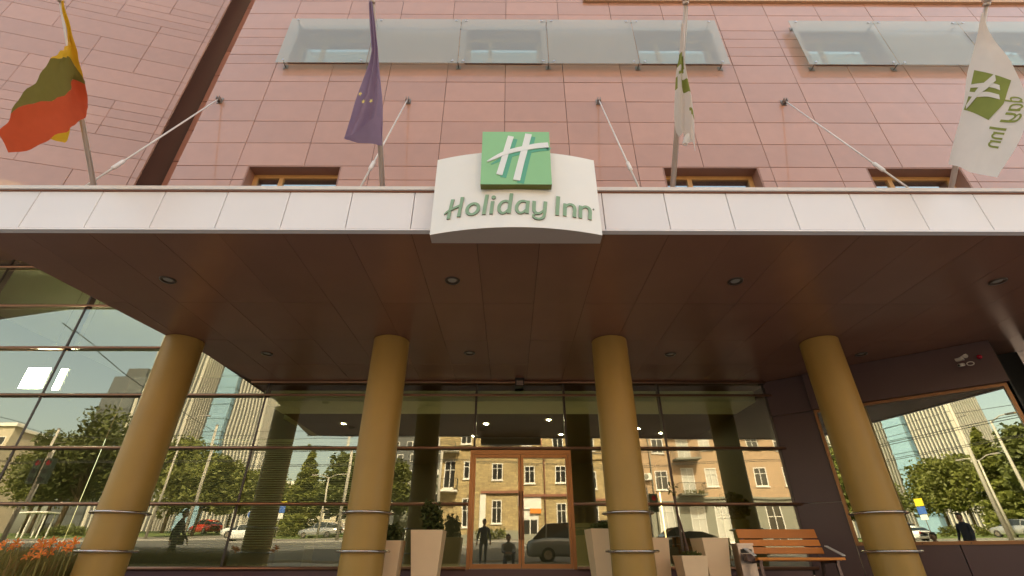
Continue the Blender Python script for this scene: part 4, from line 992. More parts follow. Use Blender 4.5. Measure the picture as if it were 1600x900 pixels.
MB().box(2.2, 3.3, YF+0.11, YF+0.16, 4.5, 4.95).build('sign_plate', 'orange_sign', yb_)
def balcony(parent, x, z, w, dep, m_slab='grey_plaster', green=False):
    b_ = MB().box(x-w/2, x+w/2, YF+0.003, YF+dep, z-0.16, z).build('balcony', m_slab, parent)
    r = MB()
    n_ = int(w/0.14)
    for i in range(n_+1): r.box(x-w/2+0.02+(w-0.05)*i/n_, x-w/2+0.035+(w-0.05)*i/n_, YF+dep-0.04, YF+dep-0.02, z+0.003, z+1.0)
    for k in range(6):
        for sx in (x-w/2+0.02, x+w/2-0.04): r.box(sx, sx+0.015, YF+0.1+dep*0.85*k/6, YF+0.115+dep*0.85*k/6, z+0.003, z+1.0)
    r.box(x-w/2, x+w/2, YF+dep-0.05, YF+dep-0.01, z+1.0, z+1.05); r.box(x-w/2, x-w/2+0.04, YF+0.01, YF+dep-0.05, z+1.0, z+1.05); r.box(x+w/2-0.04, x+w/2, YF+0.01, YF+dep-0.05, z+1.0, z+1.05)
    r.build('railing', 'iron', b_)
    if green:
        g_ = MB(); leaf_cloud(g_, (x, YF+dep, z+0.1), (w/2, 0.22, 0.28), 260, 0.09, rg); g_.build('flower_box', 'leaf', b_)
balcony(yb_, -6.65, 6.15, 1.7, 1.0, 'white_trim'); balcony(yb_, -6.65, 9.9, 1.7, 1.0, 'white_trim')
ac = thing('air_conditioner', (14.75, YF, 8.0), 'white air conditioner box on the peach house wall mirrored by the third column', 'air conditioner')
MB().box(14.35, 15.25, YF+0.05, YF+0.38, 8.0, 8.65).build('case', 'white_trim', ac)
MB().tube([(14.7, YF+0.381, 8.32), (14.7, YF+0.40, 8.32)], 0.26, 18).build('fan_grille', 'grey_plaster', ac)
# ------------------------------------------------------------------ peach house
ph = thing('peach_house', (21, YF, GZ), 'peach plaster house with balconies and grey ground floor mirrored right of the third column', 'house')
cols_ = [16.3, 18.9, 21.4, 24.0, 26.7, 29.6, 32.4]; wins = []; holes = []
for x in cols_:
    for z in (7.1, 10.6, 14.0):
        if x == 18.9: wins.append((x, z-0.75, 1.35, 2.6, 'pale'))
        else: wins.append((x, z, 1.25, 1.8, 'pale' if x in (21.4,) else 'plain'))
    wins.append((x, GZ+0.5, 1.5, 3.2, 'pale' if x < 25 else 'plain'))
holes = [(x-w/2, x+w/2, z, z+h) for x, z, w, h, k in wins]
wall_holes(ph, 13.8, 34.5, 6.0, 17.4, YF-0.35, YF, [h for h in holes if h[2] > 6.0], 'peach_plaster')
wall_holes(ph, 13.8, 34.5, GZ-0.3, 5.995, YF-0.35, YF+0.05, [h for h in holes if h[2] < 6.0], 'grey_plaster', 'lower_wall')
MB().box(13.8, 34.5, YF-11, YF-0.36, GZ-0.3, 17.3).build('body', 'peach_plaster', ph)
for x, z, w, h, k in wins: house_window(ph, x, z, w, h, YF + (0.05 if z < 6 else 0), k)
MB().box(13.75, 34.6, YF+0.052, YF+0.22, 5.86, 6.05).build('cornice', 'grey_plaster', ph)
MB().box(13.6, 34.8, YF-11, YF+0.5, 17.4, 17.7).build('cornice', 'white_trim', ph)
MB().prism([(13.6, 17.7), (34.8, 17.7), (32, 20.2), (16, 20.2)], YF-10.8, YF+0.4).build('roof', 'rust_trim', ph)
MB().tube([(15.35, YF+0.12, GZ), (15.35, YF+0.12, 17.3)], 0.06, 8).build('downpipe', 'grey_plaster', ph)
for z in (6.30, 9.80, 13.2): balcony(ph, 18.9, z, 2.7, 1.25, 'grey_plaster', green=(z < 7))
balcony(ph, 26.7, 13.2, 2.4, 1.1)
# ------------------------------------------------------------------ far buildings
def tower(name, x, y, w, d, h, m_wall, m_rib, label, floors=3.6, ribs=0, bands=True):
    z0 = GZ; t = thing(name, (x, y, z0), label, 'tower')
    MB().box(x-w/2, x+w/2, y-d/2, y+d/2, z0-1, z0+h).build('wall', m_wall, t)
    if ribs:
        mb = MB()
        for i in range(ribs+1):
            xx = x-w/2 + w*i/ribs; mb.box(xx-0.15, xx+0.15, y+d/2+0.002, y+d/2+0.28, z0, z0+h+0.6)
        for i in range(int(ribs*d/w)+1):
            yy = y-d/2 + d*i/max(1, int(ribs*d/w)); mb.box(x-w/2-0.55, x-w/2-0.002, yy-0.22, yy+0.22, z0, z0+h+0.6); mb.box(x+w/2+0.002, x+w/2+0.55, yy-0.22, yy+0.22, z0, z0+h+0.6)
        tag(mb.build('ribs', m_rib, t), kind='stuff')
    if bands:
        mb = MB(); n_ = int(h/floors)
        for i in range(1, n_):
            z = z0 + floors*i; mb.box(x-w/2-0.12, x+w/2+0.12, y-d/2-0.12, y+d/2+0.12, z, z+0.5)
        tag(mb.build('floor_bands', m_rib, t), kind='stuff')
    MB().box(x-w*0.3, x+w*0.3, y-d*0.3, y+d*0.3, z0+h+0.003, z0+h+3).build('roof_house', m_rib, t)
    return t
tower('ribbed_tower', -88, -106, 13, 13, 62, 'tower_grey', 'tower_light', 'pale ribbed office tower left of the narrow blue glass tower', ribs=13, bands=False)
tower('dark_tower', -78.8, -112, 4.5, 10, 60, 'tower_dark', 'tower_dark', 'narrow dark office tower between the ribbed tower and the blue tower')
tower('glass_tower', -73.6, -104, 4.6, 9, 50, 'tower_blue', 'tower_blue', 'narrow blue glass office tower between two ribbed towers', floors=3.2)
tower('ribbed_tower', -66.5, -106, 10, 10, 68, 'tower_grey', 'tower_light', 'tallest pale ribbed office tower right of the blue glass tower', ribs=12, bands=False)
tower('dark_tower', -113, -120, 9, 9, 46, 'tower_dark', 'tower_grey', 'dark banded tower mirrored just left of the leftmost column')
def block(x, y, w, d, h, m_wall, label, rows, cols__, rot=0):
    t = thing('apartment_block', (x, y, GZ), label, 'building')
    MB().box(x-w/2, x+w/2, y-d/2, y+d/2, GZ-1, GZ+h).build('wall', m_wall, t)
    for r in range(rows):
        for c in range(cols__):
            xx = x - w/2 + w*(c+0.5)/cols__; z = GZ + 1.0 + (h-1.5)*r/rows
            f = MB().box(xx-0.75, xx+0.75, y+d/2+0.002, y+d/2+0.06, z, z+1.7).build('window', 'white_trim', t)
            MB().box(xx-0.62, xx+0.62, y+d/2+0.062, y+d/2+0.07, z+0.12, z+1.58).build('pane', 'dark_pane', f)
    MB().box(x-w/2-0.4, x+w/2+0.4, y-d/2-0.4, y+d/2+0.4, GZ+h+0.002, GZ+h+0.7).build('roof_edge', 'white_trim', t)
    return t
block(-118, -92, 18, 12, 24, 'beige_block', 'beige apartment block mirrored at the far left edge', 7, 6)
block(-22, -112, 17, 12, 40, 'tower_grey', 'grey apartment tower mirrored left of the second column', 11, 5)
block(-40, -92, 22, 10, 12, 'beige_block', 'low beige block behind the trees mirrored left of the doors', 3, 7)
block(-13.5, -62, 8, 10, 9, 'grey_plaster', 'low grey house in the gap between the trees and the yellow house', 2, 3)

# ------------------------------------------------------------------ trees
def tree(x, y, h, r, label, kind='round', m='leaf', n=3600, seed=1, leaf=0.30, group='trees across the street'):
    R_ = random.Random(seed); z = gz(y)
    t = thing('conifer_tree' if kind == 'cone' else 'leafy_tree', (x, y, z), label, 'tree', group)
    tb = MB(); tk = 0.035*h*0.6
    tb.tube([(x, y, z-0.2), (x+0.1, y, z+h*0.25), (x-0.1, y+0.1, z+h*0.55), (x, y, z+h*0.85)], [tk, tk*0.8, tk*0.5, tk*0.12], 10)
    cb = MB()
    if kind == 'cone':
        for k in range(26):
            f = k/25; zz_ = z + h*(0.06 + 0.92*f); rr = r*(1-f)**0.75 + 0.15
            for q_ in range(3):
                an = R_.uniform(0, 6.28); ox, oy = 0.55*rr*cos(an), 0.55*rr*sin(an)
                leaf_cloud(cb, (x+ox, y+oy, zz_), (rr*0.6, rr*0.6, h*0.035), n//78, leaf, R_, hollow=0.1)
    else:
        nb_ = 34
        for k in range(nb_):
            an = R_.uniform(0, 6.28); el = R_.uniform(-0.55, 1.0); rad = R_.uniform(0.45, 1.0)
            c_ = (x + r*rad*0.8*cos(an)*sqrt(1-min(el*el, 0.9)), y + r*rad*0.8*sin(an)*sqrt(1-min(el*el, 0.9)), z + h*0.58 + el*h*0.36)
            s__ = r*R_.uniform(0.26, 0.50)
            leaf_cloud(cb, c_, (s__, s__, s__*0.8), n//nb_, leaf, R_, hollow=0.25)
            if k % 3 == 0: tb.tube([(x, y, z + h*R_.uniform(0.25, 0.5)), ((x+c_[0])/2, (y+c_[1])/2, (c_[2]+z+h*0.4)/2), c_], [tk*0.4, tk*0.25, tk*0.08], 6)
    tb.build('trunk', 'bark', t); cb.build('crown', m, t)
    return t
TREES = [
 (-55, -46, 15.5, 7.2, 'big bushy dark tree mirrored left of the leftmost column', 'round', 'leaf_dark', 9000),
 (-64, -54, 13.5, 6.2, 'tree behind the traffic light mirrored at the left edge', 'round', 'leaf', 6000),
 (-45.5, -50, 12.0, 5.6, 'pale green tree mirrored just beside the leftmost column', 'round', 'leaf_lime', 6000),
 (-72, -60, 13.0, 6.5, 'spreading tree mirrored at the far left edge', 'round', 'leaf', 6000),
 (-46, -66, 9.8, 5.4, 'low rounded tree mirrored below the ribbed tower', 'round', 'leaf', 5000),
 (-38.5, -60, 9.0, 5.0, 'wide bushy tree mirrored below the blue glass tower', 'round', 'leaf', 5000),
 (-28.5, -52, 11.0, 3.0, 'tall pointed lime green conifer mirrored between the left columns', 'cone', 'leaf_lime', 7000),
 (-21.8, -48, 10.0, 3.7, 'dark rounded tree mirrored beside the second column', 'round', 'leaf_dark', 5200),
 (-17.6, -54, 9.8, 3.4, 'tree half hidden behind the second column in the mirrored street', 'round', 'leaf', 4200),
 (-33.0, -64, 8.4, 4.0, 'small tree mirrored left of the pointed conifer', 'round', 'leaf', 4000),
 (-12.3, -50, 7.2, 2.3, 'slim tree mirrored in the gap left of the yellow house', 'round', 'leaf_dark', 2600),
 (-33, -36.0, 7.4, 4.2, 'dark street tree near the lamp post, mirrored in the angled window', 'round', 'leaf', 5600),
 (-85, -76, 15.0, 7.0, 'tall tree in front of the beige apartment block', 'round', 'leaf_dark', 5000),
 (-25.5, -58, 8.5, 4.2, 'low leafy tree mirrored at the right side of the angled window', 'round', 'leaf_dark', 4600)]
for i, (x, y, h, r, lab, kd, m_, n_) in enumerate(TREES): tree(x, y, h, r, lab, kd, m_, n_, seed=20+i)
for i, (x, y, w, lab) in enumerate([(-48, -42, 9, 'long clipped hedge on the lawn mirrored at left'), (-26, -41, 6, 'short hedge beside the parked silver cars'), (-1.2, -32.9, 3.4, 'green shrubs growing against the yellow brick house')]):
    t = thing('hedge', (x, y, gz(y)), lab, 'hedge')
    mb = MB()
    for k in range(int(w*2)): leaf_cloud(mb, (x-w/2+k*0.5+rg.uniform(-.2,.2), y, gz(y)+0.55+rg.uniform(-.1,.15)), (0.5, 0.5, 0.55), 130, 0.12, rg, hollow=0.2)
    mb.build('foliage', 'leaf' if i else 'leaf_dark', t)

# ------------------------------------------------------------------ cars
def car(x, y, rot, paint, label, L_=4.3, W_=1.75, H_=1.45, kind='hatch'):
    z = gz(y) - 0.01; t = thing('parked_car' if kind != 'van' else 'grey_van', (x, y, z), label, 'car' if kind != 'van' else 'van'); t.rotation_euler = (0, 0, rot)
    g_ = H_/1.45
    if kind == 'van':
        st = [(-0.5,0.45,0.80,0.80),(-0.495,0.30,0.90,0.86),(-0.45,0.25,0.99,0.97),(-0.36,0.24,1.03,1.0),(0.2,0.24,1.03,1.0),(0.46,0.26,1.02,0.97),(0.5,0.4,0.98,0.92)]
        gh = [(-0.45,1.0,0.95),(-0.33,1.66,0.84),(0.0,1.76,0.85),(0.40,1.74,0.85),(0.49,1.66,0.83),(0.50,1.0,0.92)]
    else:
        st = [(-0.5,0.42,0.62,0.72),(-0.49,0.30,0.70,0.84),(-0.42,0.22,0.80,0.95),(-0.22,0.20,0.93,1.0),(0.1,0.20,0.95,1.0),(0.38,0.22,0.95,0.98),(0.48,0.30,0.90,0.90),(0.5,0.45,0.80,0.80)]
        gh = [(-0.24,0.92,0.92),(-0.08,1.36,0.72),(0.06,1.45,0.70),(0.22,1.42,0.70),(0.40,1.20,0.74),(0.46,0.93,0.88)]
    hw = W_/2
    def obj_local(mb, name, m, par=t):
        me = mb.mesh(name, m); o = bpy.data.objects.new(name, me); COL.objects.link(o); o.parent = par; return o
    mb = MB(); sec = []
    for sx, zb, zt, wf in st:
        w = hw*wf; zb *= g_; zt *= g_
        sec.append([(sx*L_, -w*0.92, zb), (sx*L_, -w, zb+0.12), (sx*L_, -w, zb+(zt-zb)*0.6), (sx*L_, -w*0.93, zt), (sx*L_, -w*0.4, zt+0.02), (sx*L_, w*0.4, zt+0.02), (sx*L_, w*0.93, zt), (sx*L_, w, zb+(zt-zb)*0.6), (sx*L_, w, zb+0.12), (sx*L_, w*0.92, zb)])
    n_ = 10; vs = [p for s in sec for p in s]
    fs = [(i*n_+j, i*n_+(j+1)%n_, (i+1)*n_+(j+1)%n_, (i+1)*n_+j) for i in range(len(sec)-1) for j in range(n_)] + [tuple(range(n_)), tuple(reversed(range((len(sec)-1)*n_, len(sec)*n_)))]
    mb.add(vs, fs, 0, True); obj_local(mb, 'body', paint)
    mb = MB(); sec = []
    for k, (sx, zt, wf) in enumerate(gh):
        w = hw*wf; sec.append([(sx*L_, -w, zt*g_ if kind != 'van' else zt), (sx*L_, w, zt*g_ if kind != 'van' else zt)])
    base = gh[0][1]*g_ if kind != 'van' else gh[0][1]
    # roof skin
    rf = MB(); q_ = [p for s in sec[1:-1] for p in s]; rf.add(q_ + [(a, b, c-0.05) for a, b, c in q_], [(2*i, 2*i+1, 2*i+3, 2*i+2) for i in range(len(sec)-3)] + [(len(q_)+2*i, 2*i, 2*i+2, len(q_)+2*i+2) for i in range(len(sec)-3)] + [(2*i+1, len(q_)+2*i+1, len(q_)+2*i+3, 2*i+3) for i in range(len(sec)-3)], 0, True)
    obj_local(rf, 'roof', paint)
    def zc(s): return s[0][2]
    fw = MB().add([sec[0][0], sec[0][1], sec[1][1], sec[1][0]], [(0,1,2,3)]); obj_local(fw, 'windscreen', 'car_glass')
    rw = MB().add([sec[-1][1], sec[-1][0], sec[-2][0], sec[-2][1]], [(0,1,2,3)]); obj_local(rw, 'rear_window', 'car_glass')
    for side in (0, 1):
        sg = MB(); sgn = -1 if side == 0 else 1
        bx = [s[side] for s in sec]; by_ = hw*0.93*sgn
        low = [(p[0], by_, base) for p in bx]
        up_ = [(p[0], p[1], p[2]-0.02) for p in bx]
        sg.add(low + up_, [(i, i+1, len(bx)+i+1, len(bx)+i) for i in range(1, len(bx)-2)] + [(0, 1, len(bx)+1), (len(bx)-2, len(bx)-1, 2*len(bx)-2)]); obj_local(sg, 'side_window', 'car_glass')
        pl_ = MB()
        for i in (1, 3):
            if i < len(bx)-1: pl_.bar((bx[i][0], by_*1.002, base), (bx[i][0]+0.04, bx[i][1]*1.01, bx[i][2]-0.01), 0.07, 0.03)
        obj_local(pl_, 'pillar', paint)
        for wxp in (-0.31, 0.30):
            wm = MB(); r_ = 0.31; c_ = (wxp*L_, sgn*(hw-0.09), r_)
            wm.tube([(c_[0], c_[1]-0.10, r_), (c_[0], c_[1]+0.10, r_)], r_, 22); w_ = obj_local(wm, 'wheel', 'tyre')
            rm = MB(); yy = c_[1] + sgn*0.102; rm.tube([(c_[0], yy-0.004, r_), (c_[0], yy+0.006, r_)], r_*0.62, 18); obj_local(rm, 'rim', 'steel', w_)
        hl = MB(); hl.box(-0.497*L_, -0.470*L_, sgn*hw*0.55 - 0.14, sgn*hw*0.55 + 0.14, 0.58*g_, 0.70*g_); obj_local(hl, 'headlight', 'lens_clear')
        tl = MB(); tl.box(0.482*L_, 0.503*L_, sgn*hw*0.66 - 0.10, sgn*hw*0.66 + 0.10, 0.68*g_, 0.84*g_); obj_local(tl, 'tail_light', 'lens_red')
    gr = MB(); gr.box(-0.503*L_, -0.485*L_, -0.45, 0.45, 0.42*g_, 0.54*g_); obj_local(gr, 'grille', 'black')
    return t
car(-20.4, -38.2, 0.15, 'car_silver', 'silver car parked by the trees, left of a second one, mirrored between the left columns')
car(-15.9, -38.6, 0.12, 'car_silver', 'silver car parked beside the second column in the mirrored street', L_=4.0)
car(-24.3, -29.6, 0.03, 'car_white', 'white car driving on the far side of the mirrored road')
car(-36.5, -44.0, 0.5, 'car_red', 'small red car parked by the trees in the mirrored street', L_=3.9)
car(-17.5, -47.0, 2.6, 'car_silver', 'silver car on the road mirrored at the right of the angled window')
car(-19.5, -41.5, 2.75, 'car_silver', 'second silver car behind the nearer one, mirrored in the angled window', L_=4.1)
car(3.4, -6.6, 0.0, 'car_grey', 'grey van standing before the hotel, mirrored in the right door', L_=5.0, W_=1.9, H_=1.45, kind='van')
car(9.75, -11.2, 0.0, 'car_dark', 'dark green car before the hotel, mirrored right of the third column', L_=4.2, H_=1.5)

# ------------------------------------------------------------------ street furniture
def traffic_light(x, y, label, h=3.4, facing=0.0):
    z = gz(y); t = thing('traffic_light', (x, y, z), label, 'traffic light', 'traffic lights by the street')
    MB().tube([(x, y, z-0.1), (x, y, z+h+1.6)], 0.11, 10).build('pole', 'concrete_pole', t)
    for k, dx in enumerate((-0.34, 0.34)):
        hd = MB().box(x+dx-0.24, x+dx+0.24, y-0.14, y+0.16, z+h-0.2, z+h+1.25).build('signal_head', 'mast_green', t)
        for j in range(3):
            zl = z + h + 0.04 + 0.48*j
            ls = MB(); ls.tube([(x+dx, y+0.162, zl), (x+dx, y+0.18, zl)], 0.15, 14); ls.build('lens', 'red_glass' if j == 2 else 'black', hd)
            vb = MB(); vb.tube([(x+dx-0.17*cos(a_*pi/6), y+0.26, zl+0.17*sin(a_*pi/6)) for a_ in range(7)], 0.025, 5); vb.build('visor', 'mast_green', hd)
    return t
traffic_light(-29.8, -12.6, 'traffic light with two dark heads mirrored at the far left edge', 4.0)
traffic_light(9.0, -13.6, 'traffic light on a dark pole mirrored right of the third column', 2.4)
def street_lamp(x, y, h, label, arm=1.6, two=True):
    z = gz(y); t = thing('street_lamp', (x, y, z), label, 'street lamp', 'street lamps across the road')
    MB().tube([(x, y, z-0.1), (x, y, z+h)], [0.13, 0.07], 10).build('pole', 'concrete_pole', t)
    for s in ((-1, 1) if two else (1,)):
        MB().tube([(x, y, z+h-0.1), (x+s*arm*0.5, y, z+h+0.25), (x+s*arm, y, z+h+0.3)], [0.05, 0.04, 0.035], 8).build('arm', 'concrete_pole', t)
        MB().box(x+s*arm-0.3, x+s*arm+0.3, y-0.12, y+0.12, z+h+0.2, z+h+0.32).build('lamp_head', 'steel', t)
    return t
street_lamp(-20.0, -36.6, 6.3, 'pale street lamp with two arms mirrored by the pointed conifer')
street_lamp(-34.0, -30.5, 11.5, 'tall leaning looking pale lamp post mirrored before the ribbed tower', 2.2, False)['label'] = 'tall pale lamp post with one arm mirrored before the ribbed tower'
street_lamp(-12.2, -27.2, 8.0, 'pale lamp post mirrored in the gap left of the yellow house', 1.4, False)
def wire_pole(x, y, h, label):
    z = gz(y); t = thing('wire_pole', (x, y, z), label, 'pole', 'poles carrying the trolley wires')
    MB().tube([(x, y, z-0.1), (x, y, z+h)], [0.16, 0.11], 12).build('pole', 'concrete_pole', t)
    MB().tube([(x, y, z+h-0.02), (x, y, z+h+0.06)], 0.14, 12).build('cap', 'steel_dark', t)
    MB().tube([(x, y, z+h*0.86), (x, y-1.5, z+h*0.9)], 0.035, 8).build('bracket_arm', 'steel_dark', t)
    return t
wire_pole(-15.6, -29.0, 10.5, 'thick pale pole carrying wires mirrored at right in the angled window')
wire_pole(-6.9, -28.8, 9.5, 'pale pole carrying wires beside the left edge of the yellow house')
wire_pole(-45.0, -29.0, 10.5, 'pale wire pole far along the street mirrored at left')
wire_pole(-29.5, -29.0, 10.5, 'pale wire pole near the white car in the mirrored street')
wr = [((-90, -16, 8.3), (40, -16, 8.0)), ((-90, -16.7, 8.3), (40, -16.7, 8.0)), ((-90, -23, 8.4), (40, -23, 8.2)), ((-90, -23.7, 8.4), (40, -23.7, 8.2)), ((-15.6, -29, 10.9), (12, -28.8, 9.6)), ((-45, -29, 11.2), (-15.6, -29, 11.2)),
      ((-29.5, -29, 11.3), (-20, 0.0, 9.5)), ((-45, -29, 11.3), (-36, 0.0, 9.8)), ((-6.9, -28.8, 10.0), (4, -33.9, 9.6)), ((-60, -30, 10.6), (-15.6, -29, 10.4))]
WL = ['dark trolley wire nearest the hotel', 'dark trolley wire second from the hotel', 'dark trolley wire over the far lane, nearer one', 'dark trolley wire over the far lane, farther one', 'thin cable from the thick pole to the yellow house pole', 'thin cable between the two left wire poles', 'slanting cable running from the middle wire pole over the road', 'slanting cable running from the farthest left wire pole over the road', 'short cable from the pole to the yellow house wall', 'thin low cable reaching far left to the thick wire pole']
for i, (a, b) in enumerate(wr):
    A, B = Vector(a), Vector(b); sag = (B-A).length*0.008
    single(MB().tube([A.lerp(B, k/14) - Vector((0, 0, 4*sag*(k/14)*(1-k/14))) for k in range(15)], 0.022, 5), 'overhead_wire', 'iron', a, WL[i] + ' in the mirrored street', 'wire', 'overhead trolley wires above the street')
def road_sign(x, y, h, shape, m, label, plates=None):
    z = gz(y); t = thing('road_sign', (x, y, z), label, 'road sign')
    MB().tube([(x, y, z-0.1), (x, y, z+h)], 0.03, 8).build('post', 'steel', t)
    if shape == 'round':
        MB().tube([(x, y+0.032, z+h-0.05), (x, y+0.05, z+h-0.05)], 0.34, 24).build('plate', 'white_trim', t)
        MB().tube([(x, y+0.051, z+h-0.05), (x, y+0.056, z+h-0.05)], 0.30, 24).build('face', m, t)
        ar = MB(); ar.bar((x-0.15, y+0.062, z+h-0.20), (x+0.13, y+0.062, z+h+0.10), 0.008, 0.07, up=(0,1,0)); ar.build('arrow', 'white_trim', t)
    else:
        for k, (dz, w, hh, mm) in enumerate(plates):
            MB().box(x-w/2, x+w/2, y+0.032, y+0.05, z+h+dz, z+h+dz+hh).build('plate', mm, t)
    return t
road_sign(-23.6, -28.6, 2.3, 'round', 'blue_sign', 'round blue arrow sign on a post mirrored near the white car')
road_sign(-35.3, -28.6, 2.6, 'round', 'blue_sign', 'round blue sign mirrored just right of the leftmost column')
road_sign(-20.9, -28.5, 3.0, 'rect', None, 'yellow and blue direction signs stacked on one post in the mirrored street', [(-0.1, 0.7, 0.6, 'yellow_sign'), (-0.75, 0.7, 0.6, 'blue_sign'), (-1.2, 0.6, 0.4, 'white_trim')])
bs = thing('bus_shelter', (-52, -39, gz(-39)), 'white framed shelter on the lawn mirrored at left under the big tree', 'shelter')
z = gz(-39)
for x in (-53.6, -52.0, -50.4):
    for y in (-39.6, -38.4): MB().box(x-0.05, x+0.05, y-0.05, y+0.05, z, z+2.3).build('post', 'white_trim', bs)
MB().box(-53.9, -50.1, -39.9, -38.1, z+2.3, z+2.42).build('roof', 'white_trim', bs)

# ------------------------------------------------------------------ people
def person(loc, rot, joints, radii, edges, parts, label, faces=True, hair='hair'):
    """one continuous skinned body; joints are local metres, facing -Y"""
    me = bpy.data.meshes.new('person'); me.from_pydata([Vector(j) for j in joints], edges, [])
    o = bpy.data.objects.new('person', me); COL.objects.link(o)
    md = o.modifiers.new('skin', 'SKIN'); md.use_smooth_shade = True
    for i, r in enumerate(radii):
        sv = me.skin_vertices[0].data[i]; sv.radius = (r, r) if not isinstance(r, tuple) else r; sv.use_root = (i == 0)
    o.modifiers.new('sub', 'SUBSURF').levels = 2
    dg = bpy.context.evaluated_depsgraph_get(); ev = o.evaluated_get(dg)
    nm = bpy.data.meshes.new_from_object(ev); o.modifiers.clear(); o.data = nm; nm.materials.clear()
    mats_ = []
    for mm, _ in parts: mats_.append(mm)
    for mm in mats_: nm.materials.append(M[mm])
    for p in nm.polygons:
        c = p.center; p.use_smooth = True
        for k, (mm, test) in enumerate(parts):
            if test(c): p.material_index = k; break
    o.location = loc; o.rotation_euler = (0, 0, rot)
    tag(o, label, 'person')
    return o
def add_head(o, c, r, yaw=0.0, hair='hair'):
    hm = MB(); hm.sphere(c, r, 18, 12, sc=(0.80, 0.96, 1.16))
    cx, cy, cz = c
    hm.add([(cx-0.018, cy-r*0.88, cz-0.02), (cx+0.018, cy-r*0.88, cz-0.02), (cx, cy-r*1.22, cz-0.025), (cx, cy-r*0.92, cz+0.035)], [(0,1,2), (0,2,3), (1,3,2)])
    for s in (-1, 1): hm.sphere((cx+s*r*0.80, cy, cz), 0.024, 8, 6, sc=(0.5, 0.8, 1.3))
    h = bpy.data.objects.new('head', hm.mesh('head', 'skin')); COL.objects.link(h); h.parent = o
    em_ = MB()
    for s in (-1, 1): em_.sphere((cx+s*0.034, cy-r*0.86, cz+0.018), 0.012, 8, 6)
    em_.box(cx-0.026, cx+0.026, cy-r*0.93, cy-r*0.86, cz-0.058, cz-0.050)
    e_ = bpy.data.objects.new('face', em_.mesh('face', 'hair')); COL.objects.link(e_); e_.parent = h
    hb = MB(); hb.sphere((cx, cy+0.018, cz+0.030), r*1.06, 18, 12, sc=(0.84, 0.96, 1.10))
    hb.f, hb.mi, hb.sm = map(list, zip(*[(f, m_, s_) for f, m_, s_ in zip(hb.f, hb.mi, hb.sm) if not (sum(hb.v[i][1] for i in f)/4 < cy-0.02 and sum(hb.v[i][2] for i in f)/4 < cz+0.055)]))
    q_ = bpy.data.objects.new('hair', hb.mesh('hair', hair)); COL.objects.link(q_); q_.parent = h
def fingers(wr, d, js, rs, es, base):
    """five short finger chains from a palm joint; d = hand direction"""
    d = Vector(d).normalized(); s = d.cross(Vector((0, 1, 0.2))).normalized(); p = Vector(wr) + d*0.07
    js.append(tuple(p)); rs.append((0.034, 0.02)); es.append((base, len(js)-1)); pi_ = len(js)-1
    for k, (off, ln) in enumerate(((-0.03, 0.065), (-0.01, 0.078), (0.01, 0.075), (0.03, 0.058))):
        a = p + s*off + d*0.025; b = a + d*ln*0.55; c = b + d*ln*0.35 + Vector((0, -0.02, 0))
        for q_, rr in ((a, 0.010), (b, 0.009), (c, 0.007)): js.append(tuple(q_)); rs.append(rr)
        m_ = len(js); es += [(pi_, m_-3), (m_-3, m_-2), (m_-2, m_-1)]
    t0 = Vector(wr) + d*0.03 - s*0.035; t1 = t0 + d*0.03 - s*0.02
    js.append(tuple(t0)); rs.append(0.012); js.append(tuple(t1)); rs.append(0.009); es += [(base, len(js)-2), (len(js)-2, len(js)-1)]
def standing(loc, rot, label, top, low, stride=0.0, arm=0.15, lean=0.0):
    J = [(0,0,0.95),(0,-lean*0.3,1.15),(0,-lean*0.7,1.35),(0,-lean,1.48),(0,-lean-0.01,1.58)]
    Rr = [(0.15,0.11),(0.135,0.10),(0.16,0.115),(0.07,0.07),(0.055,0.055)]; E_ = [(0,1),(1,2),(2,3),(3,4)]
    def chain(start, pts, rs):
        p = start
        for q_, r_ in zip(pts, rs): J.append(q_); Rr.append(r_); E_.append((p, len(J)-1)); p = len(J)-1
        return p
    for s in (-1, 1):
        f = stride*s
        chain(0, [(s*0.10, 0, 0.88), (s*0.105, -f*0.5-0.02, 0.50), (s*0.105, -f + (0.10 if f < 0 else 0), 0.10), (s*0.11, -f-0.12, 0.045), (s*0.11, -f-0.18, 0.035)], [0.095, 0.065, 0.045, 0.045, 0.035])
        w = chain(2, [(s*0.19, -lean*0.8, 1.40), (s*0.25, -lean*0.5+f*0.3, 1.13), (s*(0.25+arm*0.2), -lean*0.5-0.10+f*0.6, 0.90)], [0.062, 0.048, 0.034])
        fingers(J[w], (s*0.1, -0.15+f*0.3, -1), J, Rr, E_, w)
    body = person(loc, rot, J, Rr, E_, [('skin', lambda c: c.z > 1.50 or (c.z < 0.90 and abs(c.x) > 0.205)), ('black', lambda c: c.z < 0.09), (low, lambda c: c.z < 0.90), (top, lambda c: True)], label)
    add_head(body, (0, -lean-0.03, 1.66), 0.105)
    return body
standing((-11.3, 1.2, 0.0), 1.35, 'person in black walking past the hotel, mirrored between the left columns', 'coat_black', 'coat_black', 0.28, 0.2, 0.08)
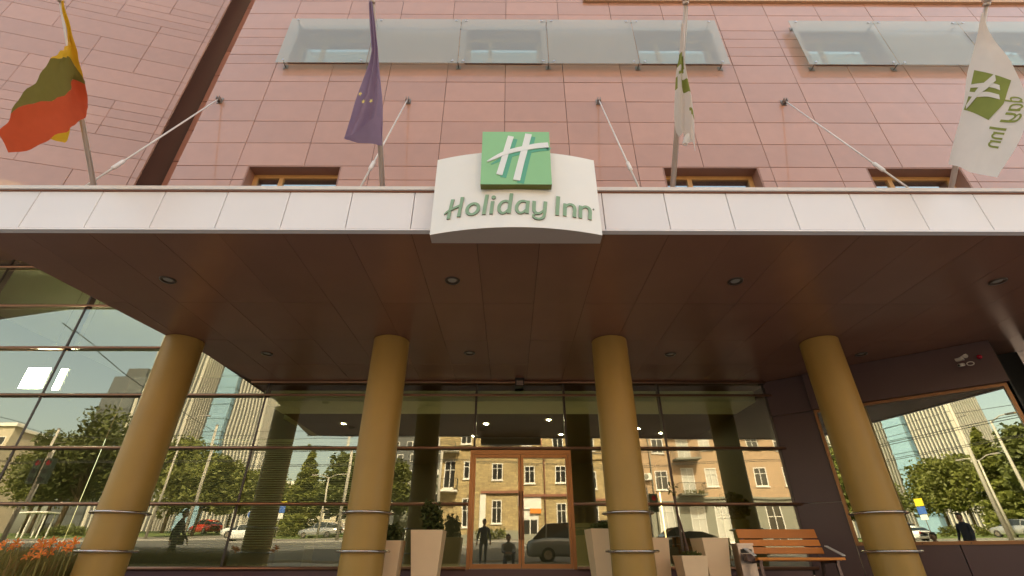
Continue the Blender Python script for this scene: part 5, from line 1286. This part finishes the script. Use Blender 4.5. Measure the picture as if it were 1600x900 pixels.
bagp = thing('shoulder_bag', (-11.3, 0.93, 0.9), 'black shoulder bag carried by the walking person in black', 'bag')
MB().box(-11.42, -11.14, 0.88, 0.98, 0.75, 1.05).build('bag_body', 'coat_black', bagp)
MB().tube([(-11.4, 0.93, 1.05), (-11.3, 1.0, 1.42), (-11.2, 0.93, 1.05)], 0.012, 6).build('strap', 'coat_black', bagp)
standing((-1.05, -3.6, gz(-3.6)), pi, 'person in dark blue jacket standing before the hotel, mirrored in the left door', 'coat_blue', 'denim', 0.05)
# the photographer, crouching right behind the camera
J = [(0,0,0.42),(0,-0.05,0.58),(0,-0.10,0.76),(0,-0.10,0.87),(0,-0.09,0.95)]; Rr = [(0.16,0.13),(0.14,0.11),(0.165,0.115),(0.065,0.065),(0.055,0.055)]; E_ = [(0,1),(1,2),(2,3),(3,4)]
def chain(start, pts, rs):
    p = start
    for q_, r_ in zip(pts, rs): J.append(q_); Rr.append(r_); E_.append((p, len(J)-1)); p = len(J)-1
    return p
chain(0, [(-0.11, -0.02, 0.38), (-0.16, -0.42, 0.50), (-0.15, -0.36, 0.10), (-0.15, -0.50, 0.045), (-0.15, -0.56, 0.035)], [0.095, 0.07, 0.045, 0.045, 0.035])
chain(0, [(0.11, 0.0, 0.36), (0.15, -0.36, 0.09), (0.14, 0.05, 0.07), (0.14, 0.10, 0.05)], [0.095, 0.07, 0.045, 0.04])
for s in (-1, 1):
    w = chain(2, [(s*0.19, -0.12, 0.79), (s*0.24, -0.28, 0.58), (s*0.10, -0.48, 0.52)], [0.06, 0.047, 0.034])
    fingers(J[w], (-s*0.55, -0.55, 0.1), J, Rr, E_, w)
ph_ = person((0, -0.72, 0.0), pi, J, Rr, E_, [('skin', lambda c: c.z > 0.90 or c.y < -0.50 and c.z > 0.3), ('black', lambda c: c.z < 0.06), ('denim', lambda c: c.z < 0.44 or (c.y < -0.30 and c.z < 0.58 and abs(c.x) < 0.24)), ('coat_grey', lambda c: True)], 'person in grey jacket crouching on the paving, mirrored in the left door')
add_head(ph_, (0, -0.13, 1.03), 0.105)
